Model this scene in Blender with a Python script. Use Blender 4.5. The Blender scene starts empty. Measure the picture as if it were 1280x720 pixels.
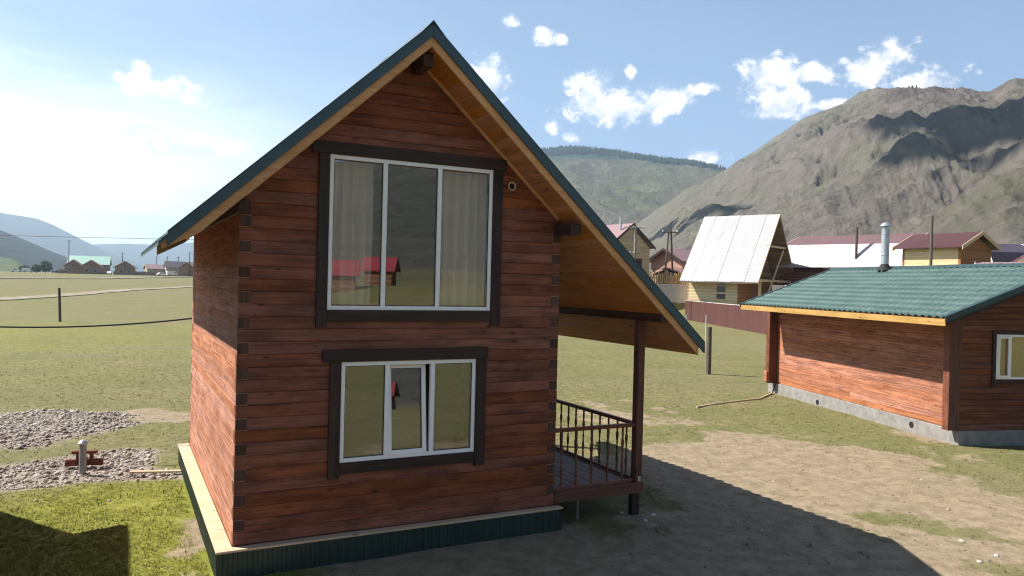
import bpy, bmesh, math, random
import numpy as np
from mathutils import Vector, Matrix

R = math.radians
random.seed(7)
rng = np.random.default_rng(7)
sc = bpy.context.scene
col = sc.collection

# ------------------------------------------------------------------ camera
CAM = Vector((-1.292, -9.692, 3.61))
def make_camera():
    yaw, pit, rol = R(27.314), R(-0.376), R(-1.426)
    fwd = Vector((math.sin(yaw)*math.cos(pit), math.cos(yaw)*math.cos(pit), math.sin(pit)))
    right = Vector((math.cos(yaw), -math.sin(yaw), 0)); up = right.cross(fwd)
    r = right*math.cos(rol) - up*math.sin(rol); u = r.cross(fwd)
    cd = bpy.data.cameras.new('camera'); cd.sensor_width = 36; cd.lens = 954.6/1280*36
    cd.clip_start = 0.1; cd.clip_end = 40000
    co = bpy.data.objects.new('camera', cd); col.objects.link(co)
    m = Matrix((r, u, -fwd)).transposed().to_4x4(); m.translation = CAM
    co.matrix_world = m; sc.camera = co
make_camera()

# ------------------------------------------------------------------ light, exposure
SUN = Vector((-.75, .64, 1.0)).normalized()          # towards the sun
SUN_EL = math.asin(SUN.z); SUN_AZ = math.atan2(SUN.x, SUN.y)
sc.view_settings.view_transform = 'Standard'; sc.view_settings.look = 'None'
sc.view_settings.exposure = 1.2; sc.view_settings.gamma = 1
sc.render.engine = 'CYCLES'
sc.cycles.use_denoising = True; sc.cycles.filter_width = 1.15
sc.cycles.max_bounces = 8; sc.cycles.transparent_max_bounces = 16
sl = bpy.data.lights.new('sun', 'SUN'); sl.energy = 5.0; sl.angle = R(.5); sl.color = (1, .94, .84)
so = bpy.data.objects.new('sun', sl); col.objects.link(so)
so.rotation_euler = (-SUN).to_track_quat('-Z', 'Y').to_euler()
SKY_STRENGTH = .040

class NT:
    def __init__(s, tree): s.t = tree; s.n = tree.nodes; s.l = tree.links
    def new(s, typ, **kw):
        n = s.n.new(typ)
        for k, v in kw.items(): setattr(n, k, v)
        return n
    def link(s, a, b): s.l.new(a, b)
    def val(s, sock, v):
        if hasattr(v, 'is_linked') or isinstance(v, bpy.types.NodeSocket): s.link(v, sock)
        else: sock.default_value = v
    def math(s, op, a, b=None, c=None, clamp=False):
        n = s.new('ShaderNodeMath', operation=op, use_clamp=clamp)
        for i, v in enumerate((a, b, c)):
            if v is not None: s.val(n.inputs[i], v)
        return n.outputs[0]
    def vmath(s, op, a, b=None):
        n = s.new('ShaderNodeVectorMath', operation=op)
        s.val(n.inputs[0], a)
        if b is not None: s.val(n.inputs[1], b)
        return n.outputs['Value'] if op in ('DOT_PRODUCT', 'LENGTH') else n.outputs[0]
    def mapr(s, v, a, b, c=0., d=1., smooth=True):
        n = s.new('ShaderNodeMapRange', interpolation_type='SMOOTHSTEP' if smooth else 'LINEAR')
        s.val(n.inputs[0], v)
        for i, x in enumerate((a, b, c, d)): n.inputs[1+i].default_value = x
        return n.outputs[0]
    def noise(s, vec, scale, detail=4, rough=.55, dist=0):
        n = s.new('ShaderNodeTexNoise'); s.val(n.inputs['Vector'], vec)
        n.inputs['Scale'].default_value = scale; n.inputs['Detail'].default_value = detail
        n.inputs['Roughness'].default_value = rough; n.inputs['Distortion'].default_value = dist
        return n.outputs[0]
    def mix(s, f, a, b, blend='MIX'):
        n = s.new('ShaderNodeMix', data_type='RGBA', blend_type=blend)
        s.val(n.inputs[0], f)
        for i, v in ((6, a), (7, b)):
            if isinstance(v, (tuple, list)): v = tuple(v)[:3]+(1,)
            s.val(n.inputs[i], v)
        return n.outputs[2]
    def mapping(s, vec, scale=(1, 1, 1), loc=(0, 0, 0)):
        n = s.new('ShaderNodeMapping'); s.val(n.inputs[0], vec)
        n.inputs['Scale'].default_value = scale; n.inputs['Location'].default_value = loc
        return n.outputs[0]

def azel(az, tan_el):
    a = R(az); return Vector((math.sin(a), math.cos(a), tan_el)).normalized()

# (azimuth deg, tan elevation, half width, half height) of the cumulus puffs in the sky
CLOUDS = [(34.2,.231,.052,.019),(36.6,.231,.042,.017),(32.92,.252,.029,.021),(38.5,.2385,.024,.017),(32.2,.238,.018,.016),
 (46.0,.266,.040,.019),(48.2,.266,.032,.014),(46.31,.2274,.036,.017),(47.3,.238,.022,.014),(52.3,.264,.030,.017),(53.0,.277,.026,.016),(55.31,.2405,.034,.014),
 (25.01,.262,.025,.024),(26.7,.3423,.0115,.0073),(29.0,.3234,.0126,.0084),(30.44,.3195,.0094,.0063),
 (2.0,.220,.036,.013),(1.0,.229,.016,.014),(3.8,.217,.022,.012),(30.01,.2037,.0094,.0073),(40.9,.1643,.023,.0084),(49.82,.2258,.0293,.0063),
 (50.4,.2769,.0084,.0052),(35.71,.2786,.0063,.0084),(41.05,.2536,.0168,.0063),(31.34,.1915,.0084,.0063),
 (0.5,.170,.030,.010),(5.5,.158,.045,.012),(2.5,.152,.03,.008),
 # the sky outside the picture goes on in the same way
 (70,.27,.05,.02),(78,.22,.04,.016),(66,.36,.03,.014),(95,.25,.06,.02),(112,.3,.05,.02),(130,.24,.05,.018),(150,.33,.06,.022),(172,.27,.05,.018),
 (195,.3,.06,.02),(215,.25,.05,.02),(240,.28,.05,.018),(262,.24,.06,.02),(285,.3,.05,.02),(-20,.27,.05,.016),(-35,.22,.06,.018)]

def make_world():
    w = bpy.data.worlds.new('World'); sc.world = w; w.use_nodes = True
    g = NT(w.node_tree); g.n.clear()
    sky = g.new('ShaderNodeTexSky', sky_type='NISHITA', sun_disc=False)
    sky.sun_elevation = SUN_EL; sky.sun_rotation = SUN_AZ
    sky.altitude = 900; sky.air_density = 1.15; sky.dust_density = .9; sky.ozone_density = 2.0
    tc = g.new('ShaderNodeTexCoord').outputs['Generated']
    d = g.vmath('NORMALIZE', tc)
    best = None
    for az, te, a, b in CLOUDS:
        c = azel(az, te); r = Vector((math.cos(R(az)), -math.sin(R(az)), 0)); u = r.cross(c)
        if u.z < 0: u = -u
        x = g.vmath('DOT_PRODUCT', d, tuple(r/a)); y = g.vmath('DOT_PRODUCT', d, tuple(u/b))
        y0 = g.math('SUBTRACT', y, c.dot(u)/b)
        q = g.math('ADD', g.math('MULTIPLY', x, x), g.math('MULTIPLY', y0, y0))
        m = g.math('SUBTRACT', 1., g.math('SQRT', q))
        m = g.math('ADD', m, g.math('MULTIPLY', g.math('LESS_THAN', g.vmath('DOT_PRODUCT', d, tuple(c)), .5), -1e4))
        best = m if best is None else g.math('MAXIMUM', best, m)
    best = g.math('MAXIMUM', best, -3.)
    n1 = g.noise(g.mapping(d, (1, 1, 1.2)), 44, 10, .62, .15)
    dens = g.math('ADD', g.math('MULTIPLY', best, 1.5), g.math('MULTIPLY', g.math('SUBTRACT', n1, .48), 5.0))
    cover = g.mapr(dens, -.45, .95)
    # the cloud's own shading: greyer where thick and low, whiter on the sunward edge
    n2 = g.noise(g.mapping(d, (1, 1, 1.3), tuple(SUN*.008)), 44, 7, .62, .15)
    lit = g.mapr(g.math('SUBTRACT', n1, n2), -.10, .10)
    ccol = g.mix(lit, (10.8, 11.4, 12.4), (16.5, 16.4, 16.2))
    # thin high veil, thickest towards the sun and the horizon
    sd = g.vmath('DOT_PRODUCT', d, tuple(SUN))
    glow = g.mapr(sd, .28, .85)
    sep = g.new('ShaderNodeSeparateXYZ'); g.link(d, sep.inputs[0])
    low = g.mapr(sep.outputs[2], .02, .29, 1.1, .03)
    st = g.noise(g.mapping(d, (3, 3, 16)), 2.2, 6, .6, .4)
    stk = g.mapr(st, .38, .62, .55, 1.15)
    veil = g.math('MULTIPLY', g.math('MULTIPLY', glow, low), stk)
    veil = g.math('ADD', g.math('MULTIPLY', veil, 1.6), g.math('MULTIPLY', glow, g.mapr(sep.outputs[2], .03, .26, 1.6, 0.)), clamp=True)
    # whitish air low over the horizon, all round
    hz = g.math('MULTIPLY', g.mapr(sep.outputs[2], -.02, .80, 1., 0.), .80)
    air = g.mix(hz, sky.outputs[0], (5.3, 7.9, 11.8))
    base = g.mix(veil, air, (17.5, 17.8, 17.2))
    full = g.mix(cover, base, ccol)
    bg = g.new('ShaderNodeBackground'); g.link(full, bg.inputs[0]); bg.inputs[1].default_value = SKY_STRENGTH
    out = g.new('ShaderNodeOutputWorld'); g.link(bg.outputs[0], out.inputs[0])
make_world()

# ------------------------------------------------------------------ helpers
def new_mat(name):
    m = bpy.data.materials.new(name); m.use_nodes = True
    g = NT(m.node_tree); g.n.clear()
    b = g.new('ShaderNodeBsdfPrincipled'); o = g.new('ShaderNodeOutputMaterial'); g.link(b.outputs[0], o.inputs[0])
    return m, g, b
def bump(g, b, h, strength=.3, dist=.01):
    n = g.new('ShaderNodeBump'); n.inputs['Strength'].default_value = strength; n.inputs['Distance'].default_value = dist
    g.link(h, n.inputs['Height']); g.link(n.outputs[0], b.inputs['Normal'])

def plain(name, c, rough=.6, metal=0., var=.12, scale=6., spec=.4, vary_obj=0.):
    m, g, b = new_mat(name)
    tc = g.new('ShaderNodeTexCoord').outputs['Object']
    n = g.noise(tc, scale, 5, .6)
    f = g.mapr(n, .25, .75)
    dark = tuple(x*(1-var) for x in c); light = tuple(min(1, x*(1+var)) for x in c)
    cc = g.mix(f, dark, light)
    if vary_obj:
        oi = g.new('ShaderNodeObjectInfo').outputs['Random']
        h = g.new('ShaderNodeHueSaturation'); g.link(cc, h.inputs['Color'])
        g.link(g.mapr(oi, 0, 1, 1-vary_obj, 1+vary_obj, False), h.inputs['Value']); cc = h.outputs[0]
    g.link(cc, b.inputs['Base Color']); b.inputs['Roughness'].default_value = rough
    b.inputs['Metallic'].default_value = metal; b.inputs['Specular IOR Level'].default_value = spec
    bump(g, b, n, .12, .004)
    return m

def wood(name, c1, c2, axis='X', rough=.55, vary=.28, knots=True, grain=1., spec=.3, blotch=.35):
    """grain runs along the local axis; every board gets its own tone and its own piece of grain"""
    m, g, b = new_mat(name)
    tc = g.new('ShaderNodeTexCoord').outputs['Object']
    oi = g.new('ShaderNodeObjectInfo').outputs['Random']
    off = g.new('ShaderNodeCombineXYZ')
    for i, k in enumerate((37., 91., 53.)): g.link(g.math('MULTIPLY', oi, k), off.inputs[i])
    p = g.vmath('ADD', tc, off.outputs[0])
    lo, hi = .55*grain, 14*grain
    s = {'X': (lo, hi, hi), 'Y': (hi, lo, hi), 'Z': (hi, hi, lo)}[axis]
    n1 = g.noise(g.mapping(p, s), 1.6, 6, .65, .6)
    s2 = {'X': (1.2, 3, 3), 'Y': (3, 1.2, 3), 'Z': (3, 3, 1.2)}[axis]
    n2 = g.noise(g.mapping(p, s2), 1.3, 4, .6, .3)
    f = g.mapr(g.math('ADD', g.math('MULTIPLY', n1, 1-blotch), g.math('MULTIPLY', n2, blotch)), .34, .66)
    cc = g.mix(f, c1, c2)
    if knots:
        v = g.new('ShaderNodeTexVoronoi'); v.inputs['Scale'].default_value = 1.0
        ks = {'X': (2.2, 6, 6), 'Y': (6, 2.2, 6), 'Z': (6, 6, 2.2)}[axis]
        g.link(g.mapping(p, ks), v.inputs['Vector'])
        kf = g.mapr(v.outputs['Distance'], .05, .16, .75, 0.)
        cc = g.mix(kf, cc, tuple(x*.25 for x in c1))
    h = g.new('ShaderNodeHueSaturation'); g.link(cc, h.inputs['Color'])
    g.link(g.mapr(oi, 0, 1, 1-vary, 1+vary, False), h.inputs['Value'])
    oj = g.math('FRACT', g.math('MULTIPLY', oi, 17.3))
    g.link(g.mapr(oj, 0, 1, .498, .506, False), h.inputs['Hue'])
    g.link(g.mapr(oj, 0, 1, .85, 1.08, False), h.inputs['Saturation'])
    g.link(h.outputs[0], b.inputs['Base Color'])
    b.inputs['Roughness'].default_value = rough; b.inputs['Specular IOR Level'].default_value = spec
    bump(g, b, n1, .25, .004)
    return m

M = {}
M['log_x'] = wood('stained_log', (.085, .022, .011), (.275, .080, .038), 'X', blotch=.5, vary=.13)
M['log_y_sunlit'] = wood('stained_log_sunlit', (.24, .092, .056), (.50, .235, .158), 'Y', rough=.75, vary=.10, spec=.06)  # same stain as the front logs, lightened so the colour carries the sunlight
M['cab_x_sunlit'] = wood('cabin_log_sunlit', (.18, .066, .040), (.42, .178, .108), 'X', vary=.14, rough=.75, spec=.1)  # same logs as the gable, sun on the long wall put into the tone
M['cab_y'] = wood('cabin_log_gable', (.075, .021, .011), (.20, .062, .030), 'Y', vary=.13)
M['endgrain'] = wood('log_end_grain', (.045, .020, .016), (.09, .042, .03), 'Z', knots=False)
M['dark_trim'] = wood('dark_stained_board', (.020, .011, .010), (.050, .028, .024), 'Z', vary=.15, knots=False)
M['dark_trim_x'] = wood('dark_stained_board_level', (.020, .011, .010), (.050, .028, .024), 'X', vary=.15, knots=False)
M['beam'] = wood('dark_stained_beam', (.030, .014, .011), (.075, .034, .024), 'Y', vary=.1)
M['post'] = wood('porch_post_wood', (.075, .026, .016), (.15, .055, .034), 'Z', vary=.1)
M['rail_x'] = wood('rail_wood', (.115, .036, .020), (.22, .074, .042), 'X', vary=.1)
M['rail_y'] = wood('rail_wood_side', (.08, .027, .016), (.155, .055, .032), 'Y', vary=.1)
M['baluster'] = wood('baluster_wood', (.095, .032, .018), (.19, .064, .036), 'Z', vary=.2, knots=False)
M['deck'] = wood('deck_plank_wood', (.085, .040, .033), (.165, .080, .066), 'Y', vary=.18)
M['deck_beam'] = wood('deck_beam_wood', (.085, .036, .025), (.15, .064, .043), 'X', vary=.1)
M['soffit'] = wood('soffit_board_wood', (.38, .125, .026), (.60, .215, .050), 'Y', vary=.10)
M['fascia'] = wood('pale_fascia_board', (.50, .215, .060), (.68, .330, .110), 'X', vary=.08)
M['fascia_cab'] = wood('cabin_fascia_board', (.30, .165, .040), (.44, .26, .085), 'X', vary=.08)
M['ledge'] = wood('pale_ledge_board', (.46, .32, .20), (.60, .45, .31), 'X', vary=.05)
M['inner'] = wood('inner_wood', (.30, .17, .08), (.46, .28, .14), 'X', vary=.1)
M['green_sheet'] = plain('green_coated_sheet', (.026, .064, .060), .75, 0, .12, 3., .15)
M['skirt'] = plain('dark_green_profiled_sheet', (.014, .036, .031), .45, 0, .2, 5., .5)
M['flash'] = plain('green_flashing', (.035, .072, .090), .42, 0, .15, 4., .5)
M['pvc'] = plain('white_pvc', (.86, .86, .87), .3, 0, .03, 4., .5)
M['gasket'] = plain('black_gasket', (.02, .02, .02), .6)
M['concrete'] = plain('concrete', (.22, .21, .20), .9, 0, .2, 5., .2)
M['galv'] = plain('galvanised_pipe', (.52, .55, .58), .35, .75, .15, 9.)
M['greypipe'] = plain('grey_plastic_pipe', (.24, .25, .26), .5)
M['brick'] = plain('red_brick', (.15, .050, .034), .9, 0, .25, 18., .2, .2)
M['hole'] = plain('black_hole', (.01, .01, .01), .9)
M['rock'] = plain('gravel_stone', (.26, .22, .20), .9, 0, .35, 7., .2, .1)
M['whitestone'] = plain('pale_stone', (.50, .47, .43), .85, 0, .2, 9., .2)
M['brown_sheet'] = plain('brown_profiled_sheet', (.105, .042, .040), .45, 0, .1, 2., .4, .08)
M['grey_sheet'] = plain('grey_profiled_sheet', (.40, .37, .36), .5, 0, .1, 2., .4, .06)
M['steelpost'] = plain('pale_steel_post', (.50, .48, .46), .5, 0, .1)
M['oldpost'] = wood('weathered_post', (.06, .045, .035), (.14, .11, .085), 'Z', vary=.2, knots=False)
M['cable'] = plain('black_cable', (.012, .012, .012), .5)
M['rubber'] = plain('black_rubber', (.015, .015, .015), .8)

def glass_mat():
    m = bpy.data.materials.new('window_glass'); m.use_nodes = True
    g = NT(m.node_tree); g.n.clear()
    t = g.new('ShaderNodeBsdfTransparent'); t.inputs[0].default_value = (.95, .96, .95, 1)
    gl = g.new('ShaderNodeBsdfGlossy'); gl.inputs['Roughness'].default_value = 0.0; gl.inputs[0].default_value = (.95, .97, 1, 1)
    fr = g.new('ShaderNodeLayerWeight'); fr.inputs[0].default_value = .5
    f = g.math('ADD', g.math('MULTIPLY', g.math('POWER', fr.outputs['Facing'], 3.), .6), .125, clamp=True)
    mx = g.new('ShaderNodeMixShader'); g.link(f, mx.inputs[0]); g.link(t.outputs[0], mx.inputs[1]); g.link(gl.outputs[0], mx.inputs[2])
    o = g.new('ShaderNodeOutputMaterial'); g.link(mx.outputs[0], o.inputs[0])
    return m
M['glass'] = glass_mat()

class MB:
    """collects shapes (local coordinates of the thing) into one mesh"""
    def __init__(s): s.v = []; s.f = []
    def add(s, v, f):
        o = len(s.v); s.v += [tuple(p) for p in v]; s.f += [tuple(i+o for i in q) for q in f]; return s
    def box(s, x0, x1, y0, y1, z0, z1):
        v = [(x0,y0,z0),(x1,y0,z0),(x1,y1,z0),(x0,y1,z0),(x0,y0,z1),(x1,y0,z1),(x1,y1,z1),(x0,y1,z1)]
        return s.add(v, [(0,3,2,1),(4,5,6,7),(0,1,5,4),(1,2,6,5),(2,3,7,6),(3,0,4,7)])
    def hexa(s, v): return s.add(v, [(0,3,2,1),(4,5,6,7),(0,1,5,4),(1,2,6,5),(2,3,7,6),(3,0,4,7)])
    def prism(s, poly, ext):
        """poly: list of 3D points (planar), ext: extrusion vector"""
        n = len(poly); e = Vector(ext); p = [Vector(q) for q in poly]
        v = p+[q+e for q in p]
        f = [tuple(range(n))[::-1], tuple(range(n, 2*n))]+[(i, (i+1) % n, n+(i+1) % n, n+i) for i in range(n)]
        return s.add(v, f)
    def lathe(s, prof, c=(0, 0, 0), n=10, axis='Z', cap=True):
        v = []; f = []
        for r_, h in prof:
            for k in range(n):
                a = 2*math.pi*k/n; x, y = r_*math.cos(a), r_*math.sin(a)
                q = {'Z': (x, y, h), 'X': (h, x, y), 'Y': (x, h, y)}[axis]
                v.append((c[0]+q[0], c[1]+q[1], c[2]+q[2]))
        for i in range(len(prof)-1):
            for k in range(n):
                f.append((i*n+k, i*n+(k+1) % n, (i+1)*n+(k+1) % n, (i+1)*n+k))
        if cap: f.append(tuple(range(n))[::-1]); f.append(tuple((len(prof)-1)*n+k for k in range(n)))
        return s.add(v, f)
    def tube(s, pts, r_, n=6):
        P = [Vector(p) for p in pts]; v = []; f = []
        for i, p in enumerate(P):
            t = (P[min(i+1, len(P)-1)]-P[max(i-1, 0)]).normalized()
            a = t.cross(Vector((0, 0, 1)))
            if a.length < .01: a = Vector((1, 0, 0))
            a.normalize(); b_ = t.cross(a)
            rr = r_[i] if isinstance(r_, (list, tuple)) else r_
            for k in range(n):
                an = 2*math.pi*k/n; v.append(p+a*rr*math.cos(an)+b_*rr*math.sin(an))
        for i in range(len(P)-1):
            for k in range(n): f.append((i*n+k, i*n+(k+1) % n, (i+1)*n+(k+1) % n, (i+1)*n+k))
        f.append(tuple(range(n))[::-1]); f.append(tuple((len(P)-1)*n+k for k in range(n)))
        return s.add(v, f)
    def build(s, name, mat, parent=None, bevel=0., smooth=False, recalc=True):
        me = bpy.data.meshes.new(name); me.from_pydata(s.v, [], s.f)
        if recalc or bevel:
            bm = bmesh.new(); bm.from_mesh(me)
            if bevel: bmesh.ops.bevel(bm, geom=list(bm.edges), offset=bevel, segments=1, affect='EDGES', profile=.5)
            bmesh.ops.recalc_face_normals(bm, faces=list(bm.faces)); bm.to_mesh(me); bm.free()
        if isinstance(mat, (list, tuple)):
            for q in mat: me.materials.append(q)
        else: me.materials.append(mat)
        if smooth: me.shade_smooth()
        o = bpy.data.objects.new(name, me); col.objects.link(o)
        if parent is not None: o.parent = parent
        return o

def tag(o, label=None, cat=None, group=None, kind=None):
    if label: o['label'] = label
    if cat: o['category'] = cat
    if group: o['group'] = group
    if kind: o['kind'] = kind
    return o
def thing(name, label, cat, loc=(0, 0, 0), rz=0., group=None):
    o = bpy.data.objects.new(name, None); col.objects.link(o); o.empty_display_size = .2
    o.location = loc; o.rotation_euler = (0, 0, rz)
    return tag(o, label, cat, group)
def copy_tree(o, parent=None):
    c = o.copy(); col.objects.link(c); c.parent = parent
    for ch in list(o.children): copy_tree(ch, c)
    return c
def np_mesh(name, verts, faces, mat, smooth=True, parent=None):
    """verts (n,3) float, faces (m,k) int of constant k"""
    me = bpy.data.meshes.new(name); verts = np.asarray(verts, np.float32); faces = np.asarray(faces, np.int32)
    k = faces.shape[1]
    me.vertices.add(len(verts)); me.vertices.foreach_set('co', verts.ravel())
    me.loops.add(faces.size); me.loops.foreach_set('vertex_index', faces.ravel())
    me.polygons.add(len(faces)); me.polygons.foreach_set('loop_start', np.arange(0, faces.size, k, dtype=np.int32))
    me.polygons.foreach_set('loop_total', np.full(len(faces), k, np.int32))
    me.update(calc_edges=True); me.validate()
    if smooth: me.shade_smooth()
    me.materials.append(mat)
    o = bpy.data.objects.new(name, me); col.objects.link(o)
    if parent: o.parent = parent
    return o
def sstep(a, b, x):
    t = np.clip((x-a)/(b-a), 0, 1); return t*t*(3-2*t)

# value noise for terrain and planting
_P = np.random.default_rng(3).random((256, 256))
def vnoise(x, y):
    xi = np.floor(x).astype(int); yi = np.floor(y).astype(int); fx = x-xi; fy = y-yi
    fx = fx*fx*(3-2*fx); fy = fy*fy*(3-2*fy)
    g_ = lambda i, j: _P[i % 256, j % 256]
    return (g_(xi, yi)*(1-fx)+g_(xi+1, yi)*fx)*(1-fy)+(g_(xi, yi+1)*(1-fx)+g_(xi+1, yi+1)*fx)*fy
def fbm(x, y, oct=5, gain=.5, ridged=False):
    s = 0; a = 1; t = 0
    for k in range(oct):
        n = vnoise(x*2**k+17.3*k, y*2**k+5.1*k)
        if ridged: n = 1-np.abs(2*n-1)
        s = s+a*n; t += a; a *= gain
    return s/t

# ------------------------------------------------------------------ ground
def ground_z(x, y):
    x = np.asarray(x, float); y = np.asarray(y, float)
    r = np.hypot(x+1.3, y+9.7)
    z = 2.9*sstep(70, 340, r)
    d = .907*(x-45.2)-.42*(y-36.0)
    az = np.degrees(np.arctan2(x+1.3, y+9.7))
    terr = np.maximum(3.0*sstep(2.5, 24, d)*sstep(30, 50, r), 3.1*sstep(88, 97, r)*sstep(26, 33, az)*sstep(150, 120, az))
    return np.maximum(z, terr)
def gz(x, y): return float(ground_z(x, y))

GRAV_A = [(-6.5,13.2),(-4.15,12.88),(-2.83,13.28),(-1.17,12.33),(-.87,10.9),(-1.78,9.51),(-2.91,8.48),(-3.9,8.75),(-6.5,9.5)]
GRAV_B = [(-5.5,6.6),(-3.39,7.03),(-2.42,7.47),(-.77,7.75),(-.66,6.0),(-.23,5.55),(-.23,4.9),(-1.19,5.24),(-2.26,5.17),(-3.15,5.16),(-5.5,5.3)]
def in_poly(x, y, poly):
    c = np.zeros(np.shape(x), bool); n = len(poly); j = n-1
    for i in range(n):
        xi, yi = poly[i]; xj, yj = poly[j]
        with np.errstate(divide='ignore', invalid='ignore'):
            t = ((yi > y) != (yj > y)) & (x < (xj-xi)*(y-yi)/(yj-yi+1e-12)+xi)
        c ^= t; j = i
    return c
def poly_dist(x, y, poly):
    d = np.full(np.shape(x), 1e9); n = len(poly)
    for i in range(n):
        ax, ay = poly[i]; bx, by = poly[(i+1) % n]
        t = np.clip(((x-ax)*(bx-ax)+(y-ay)*(by-ay))/((bx-ax)**2+(by-ay)**2), 0, 1)
        d = np.minimum(d, np.hypot(x-ax-t*(bx-ax), y-ay-t*(by-ay)))
    return np.where(in_poly(x, y, poly), d, -d)
def dirt_mask(x, y):
    """bare earth: 1 where worn, 0 where grass"""
    n = fbm(x*.35+9, y*.35+4, 5); n2 = fbm(x*1.3, y*1.3, 4)
    a = 1-np.hypot((x-12.2)/6.3, (y-.8)/7.2)
    b = 1-np.hypot((x-5.5)/6.5, (y+3.2)/4.2)
    c = 1-np.hypot((x-11.5)/4.2, (y-7.6)/4.2)
    b = np.maximum(b, 1.1-np.hypot((x-3.0)/4.2, (y+2.6)/3.2))
    d = 1-np.hypot((x+.2)/.75, (y+.6)/2.6)
    e = 1-np.hypot((x+.5)/1.0, (y-12.2)/1.6)
    m = np.maximum.reduce([a*1.25, b*2.0, c, d*.9, e])
    # greener strip along the small cabin's base
    u = (x-19.3)*-.3+(y-10.13)*-.954; v = (x-19.3)*-.954+(y-10.13)*.3
    strip = np.exp(-((v-1.3)/1.2)**2)*sstep(-1, 2, u)
    m = m-.55*strip
    return np.clip(sstep(-.05, .55, m-.17+(n-.5)*2.5+(n2-.5)*1.3), 0, 1)
def lush_mask(x, y):
    n = fbm(x*.25+31, y*.25+12, 4)
    a = 1-np.hypot((x+.9)/3.2, (y-2.2)/4.0)
    b = .35-np.hypot((x-6)/7, (y-24)/9)*.6
    c = .25-np.hypot((x+3)/10, (y-40)/16)*.3
    return np.clip(sstep(-.2, .7, np.maximum.reduce([a*1.5, b, c])+(n-.5)*.7), 0, 1)
def gravel_mask(x, y):
    n = fbm(x*1.5, y*1.5, 4)
    d = np.maximum(poly_dist(x, y, GRAV_A), poly_dist(x, y, GRAV_B))
    return sstep(-.25, .2, d+(n-.5)*.8)

def make_ground():
    def axis(a, b, st, far):
        core = np.arange(a, b+1e-6, st); out = []; s = st; x = b
        while x < far: s *= 1.13; x += s; out.append(x)
        o2 = []; s = st; x = a
        while x > -far: s *= 1.13; x -= s; o2.append(x)
        return np.array(o2[::-1]+list(core)+out)
    X = axis(-9, 26, .2, 7000); Y = axis(-9, 22, .2, 7000)
    gx, gy = np.meshgrid(X, Y); gx_, gy_ = gx.ravel(), gy.ravel()
    z = ground_z(gx_, gy_)
    near = sstep(60, 30, np.hypot(gx_, gy_))
    z = z+near*((fbm(gx_*.6, gy_*.6, 4)-.5)*.06+(fbm(gx_*2.5, gy_*2.5, 3)-.5)*.03)
    # the spoil heaps of the dug gravel
    gA = poly_dist(gx_, gy_, GRAV_A)
    z = z+sstep(-.3, .9, gA)*(.05+.09*(fbm(gx_*1.1+3, gy_*1.1, 4)))*near
    z = z-sstep(-.1, .4, poly_dist(gx_, gy_, GRAV_B))*.03
    house = (gx_ > -.4) & (gx_ < 6.4) & (gy_ > -.4) & (gy_ < 7)
    z = np.where(house, np.minimum(z, 0), z)
    nx, ny = len(X), len(Y)
    i = np.arange(nx*ny).reshape(ny, nx)
    F = np.stack([i[:-1, :-1], i[:-1, 1:], i[1:, 1:], i[1:, :-1]], -1).reshape(-1, 4)
    m, g, b = new_mat('ground_material')
    geo = g.new('ShaderNodeNewGeometry').outputs['Position']
    def attr(nm): 
        a = g.new('ShaderNodeAttribute'); a.attribute_name = nm; return a.outputs['Fac']
    dirt, lush, grav = attr('dirt'), attr('lush'), attr('gravel')
    nA = g.noise(geo, 3.2, 8, .68); nB = g.noise(geo, .35, 6, .6); nC = g.noise(geo, 17, 5, .7); nD = g.noise(geo, .06, 5, .6)
    dry = g.mix(g.mapr(nA, .3, .7), (.120, .110, .046), (.200, .178, .088))
    dry = g.mix(g.mapr(nB, .35, .65), dry, g.mix(nA, (.098, .104, .034), (.16, .155, .066)))
    dry = g.mix(g.math('MULTIPLY', g.mapr(nD, .45, .65), .5), dry, (.165, .145, .085))
    grn = g.mix(g.mapr(nA, .3, .7), (.130, .140, .018), (.225, .225, .042))
    grass = g.mix(lush, dry, grn)
    grass = g.mix(g.mapr(nC, .52, .72, 0, .55), grass, (.04, .046, .017))
    earth = g.mix(g.mapr(nA, .3, .7), (.178, .138, .092), (.285, .226, .154))
    earth = g.mix(g.mapr(nC, .55, .75, 0, .5), earth, (.115, .085, .064))
    df = g.mapr(g.math('ADD', g.math('ADD', dirt, g.math('MULTIPLY', g.math('SUBTRACT', nA, .5), 1.7)), g.math('MULTIPLY', g.math('SUBTRACT', nB, .5), .9)), .15, .80)
    cc = g.mix(df, grass, earth)
    gr = g.mix(g.mapr(nC, .35, .65), (.20, .165, .14), (.34, .30, .265))
    cc = g.mix(grav, cc, gr)
    g.link(cc, b.inputs['Base Color']); b.inputs['Roughness'].default_value = .95; b.inputs['Specular IOR Level'].default_value = .15
    bump(g, b, g.math('ADD', nA, g.math('MULTIPLY', nC, .6)), .55, .05)
    o = np_mesh('ground', np.stack([gx_, gy_, z], -1), F, m)
    for nm, fn in (('dirt', dirt_mask), ('lush', lush_mask), ('gravel', gravel_mask)):
        a = o.data.attributes.new(nm, 'FLOAT', 'POINT'); a.data.foreach_set('value', fn(gx_, gy_).astype(np.float32))
    tag(o, 'dry meadow and bare trodden yard around the log houses', None, None, 'structure')
    return o
make_ground()

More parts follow.
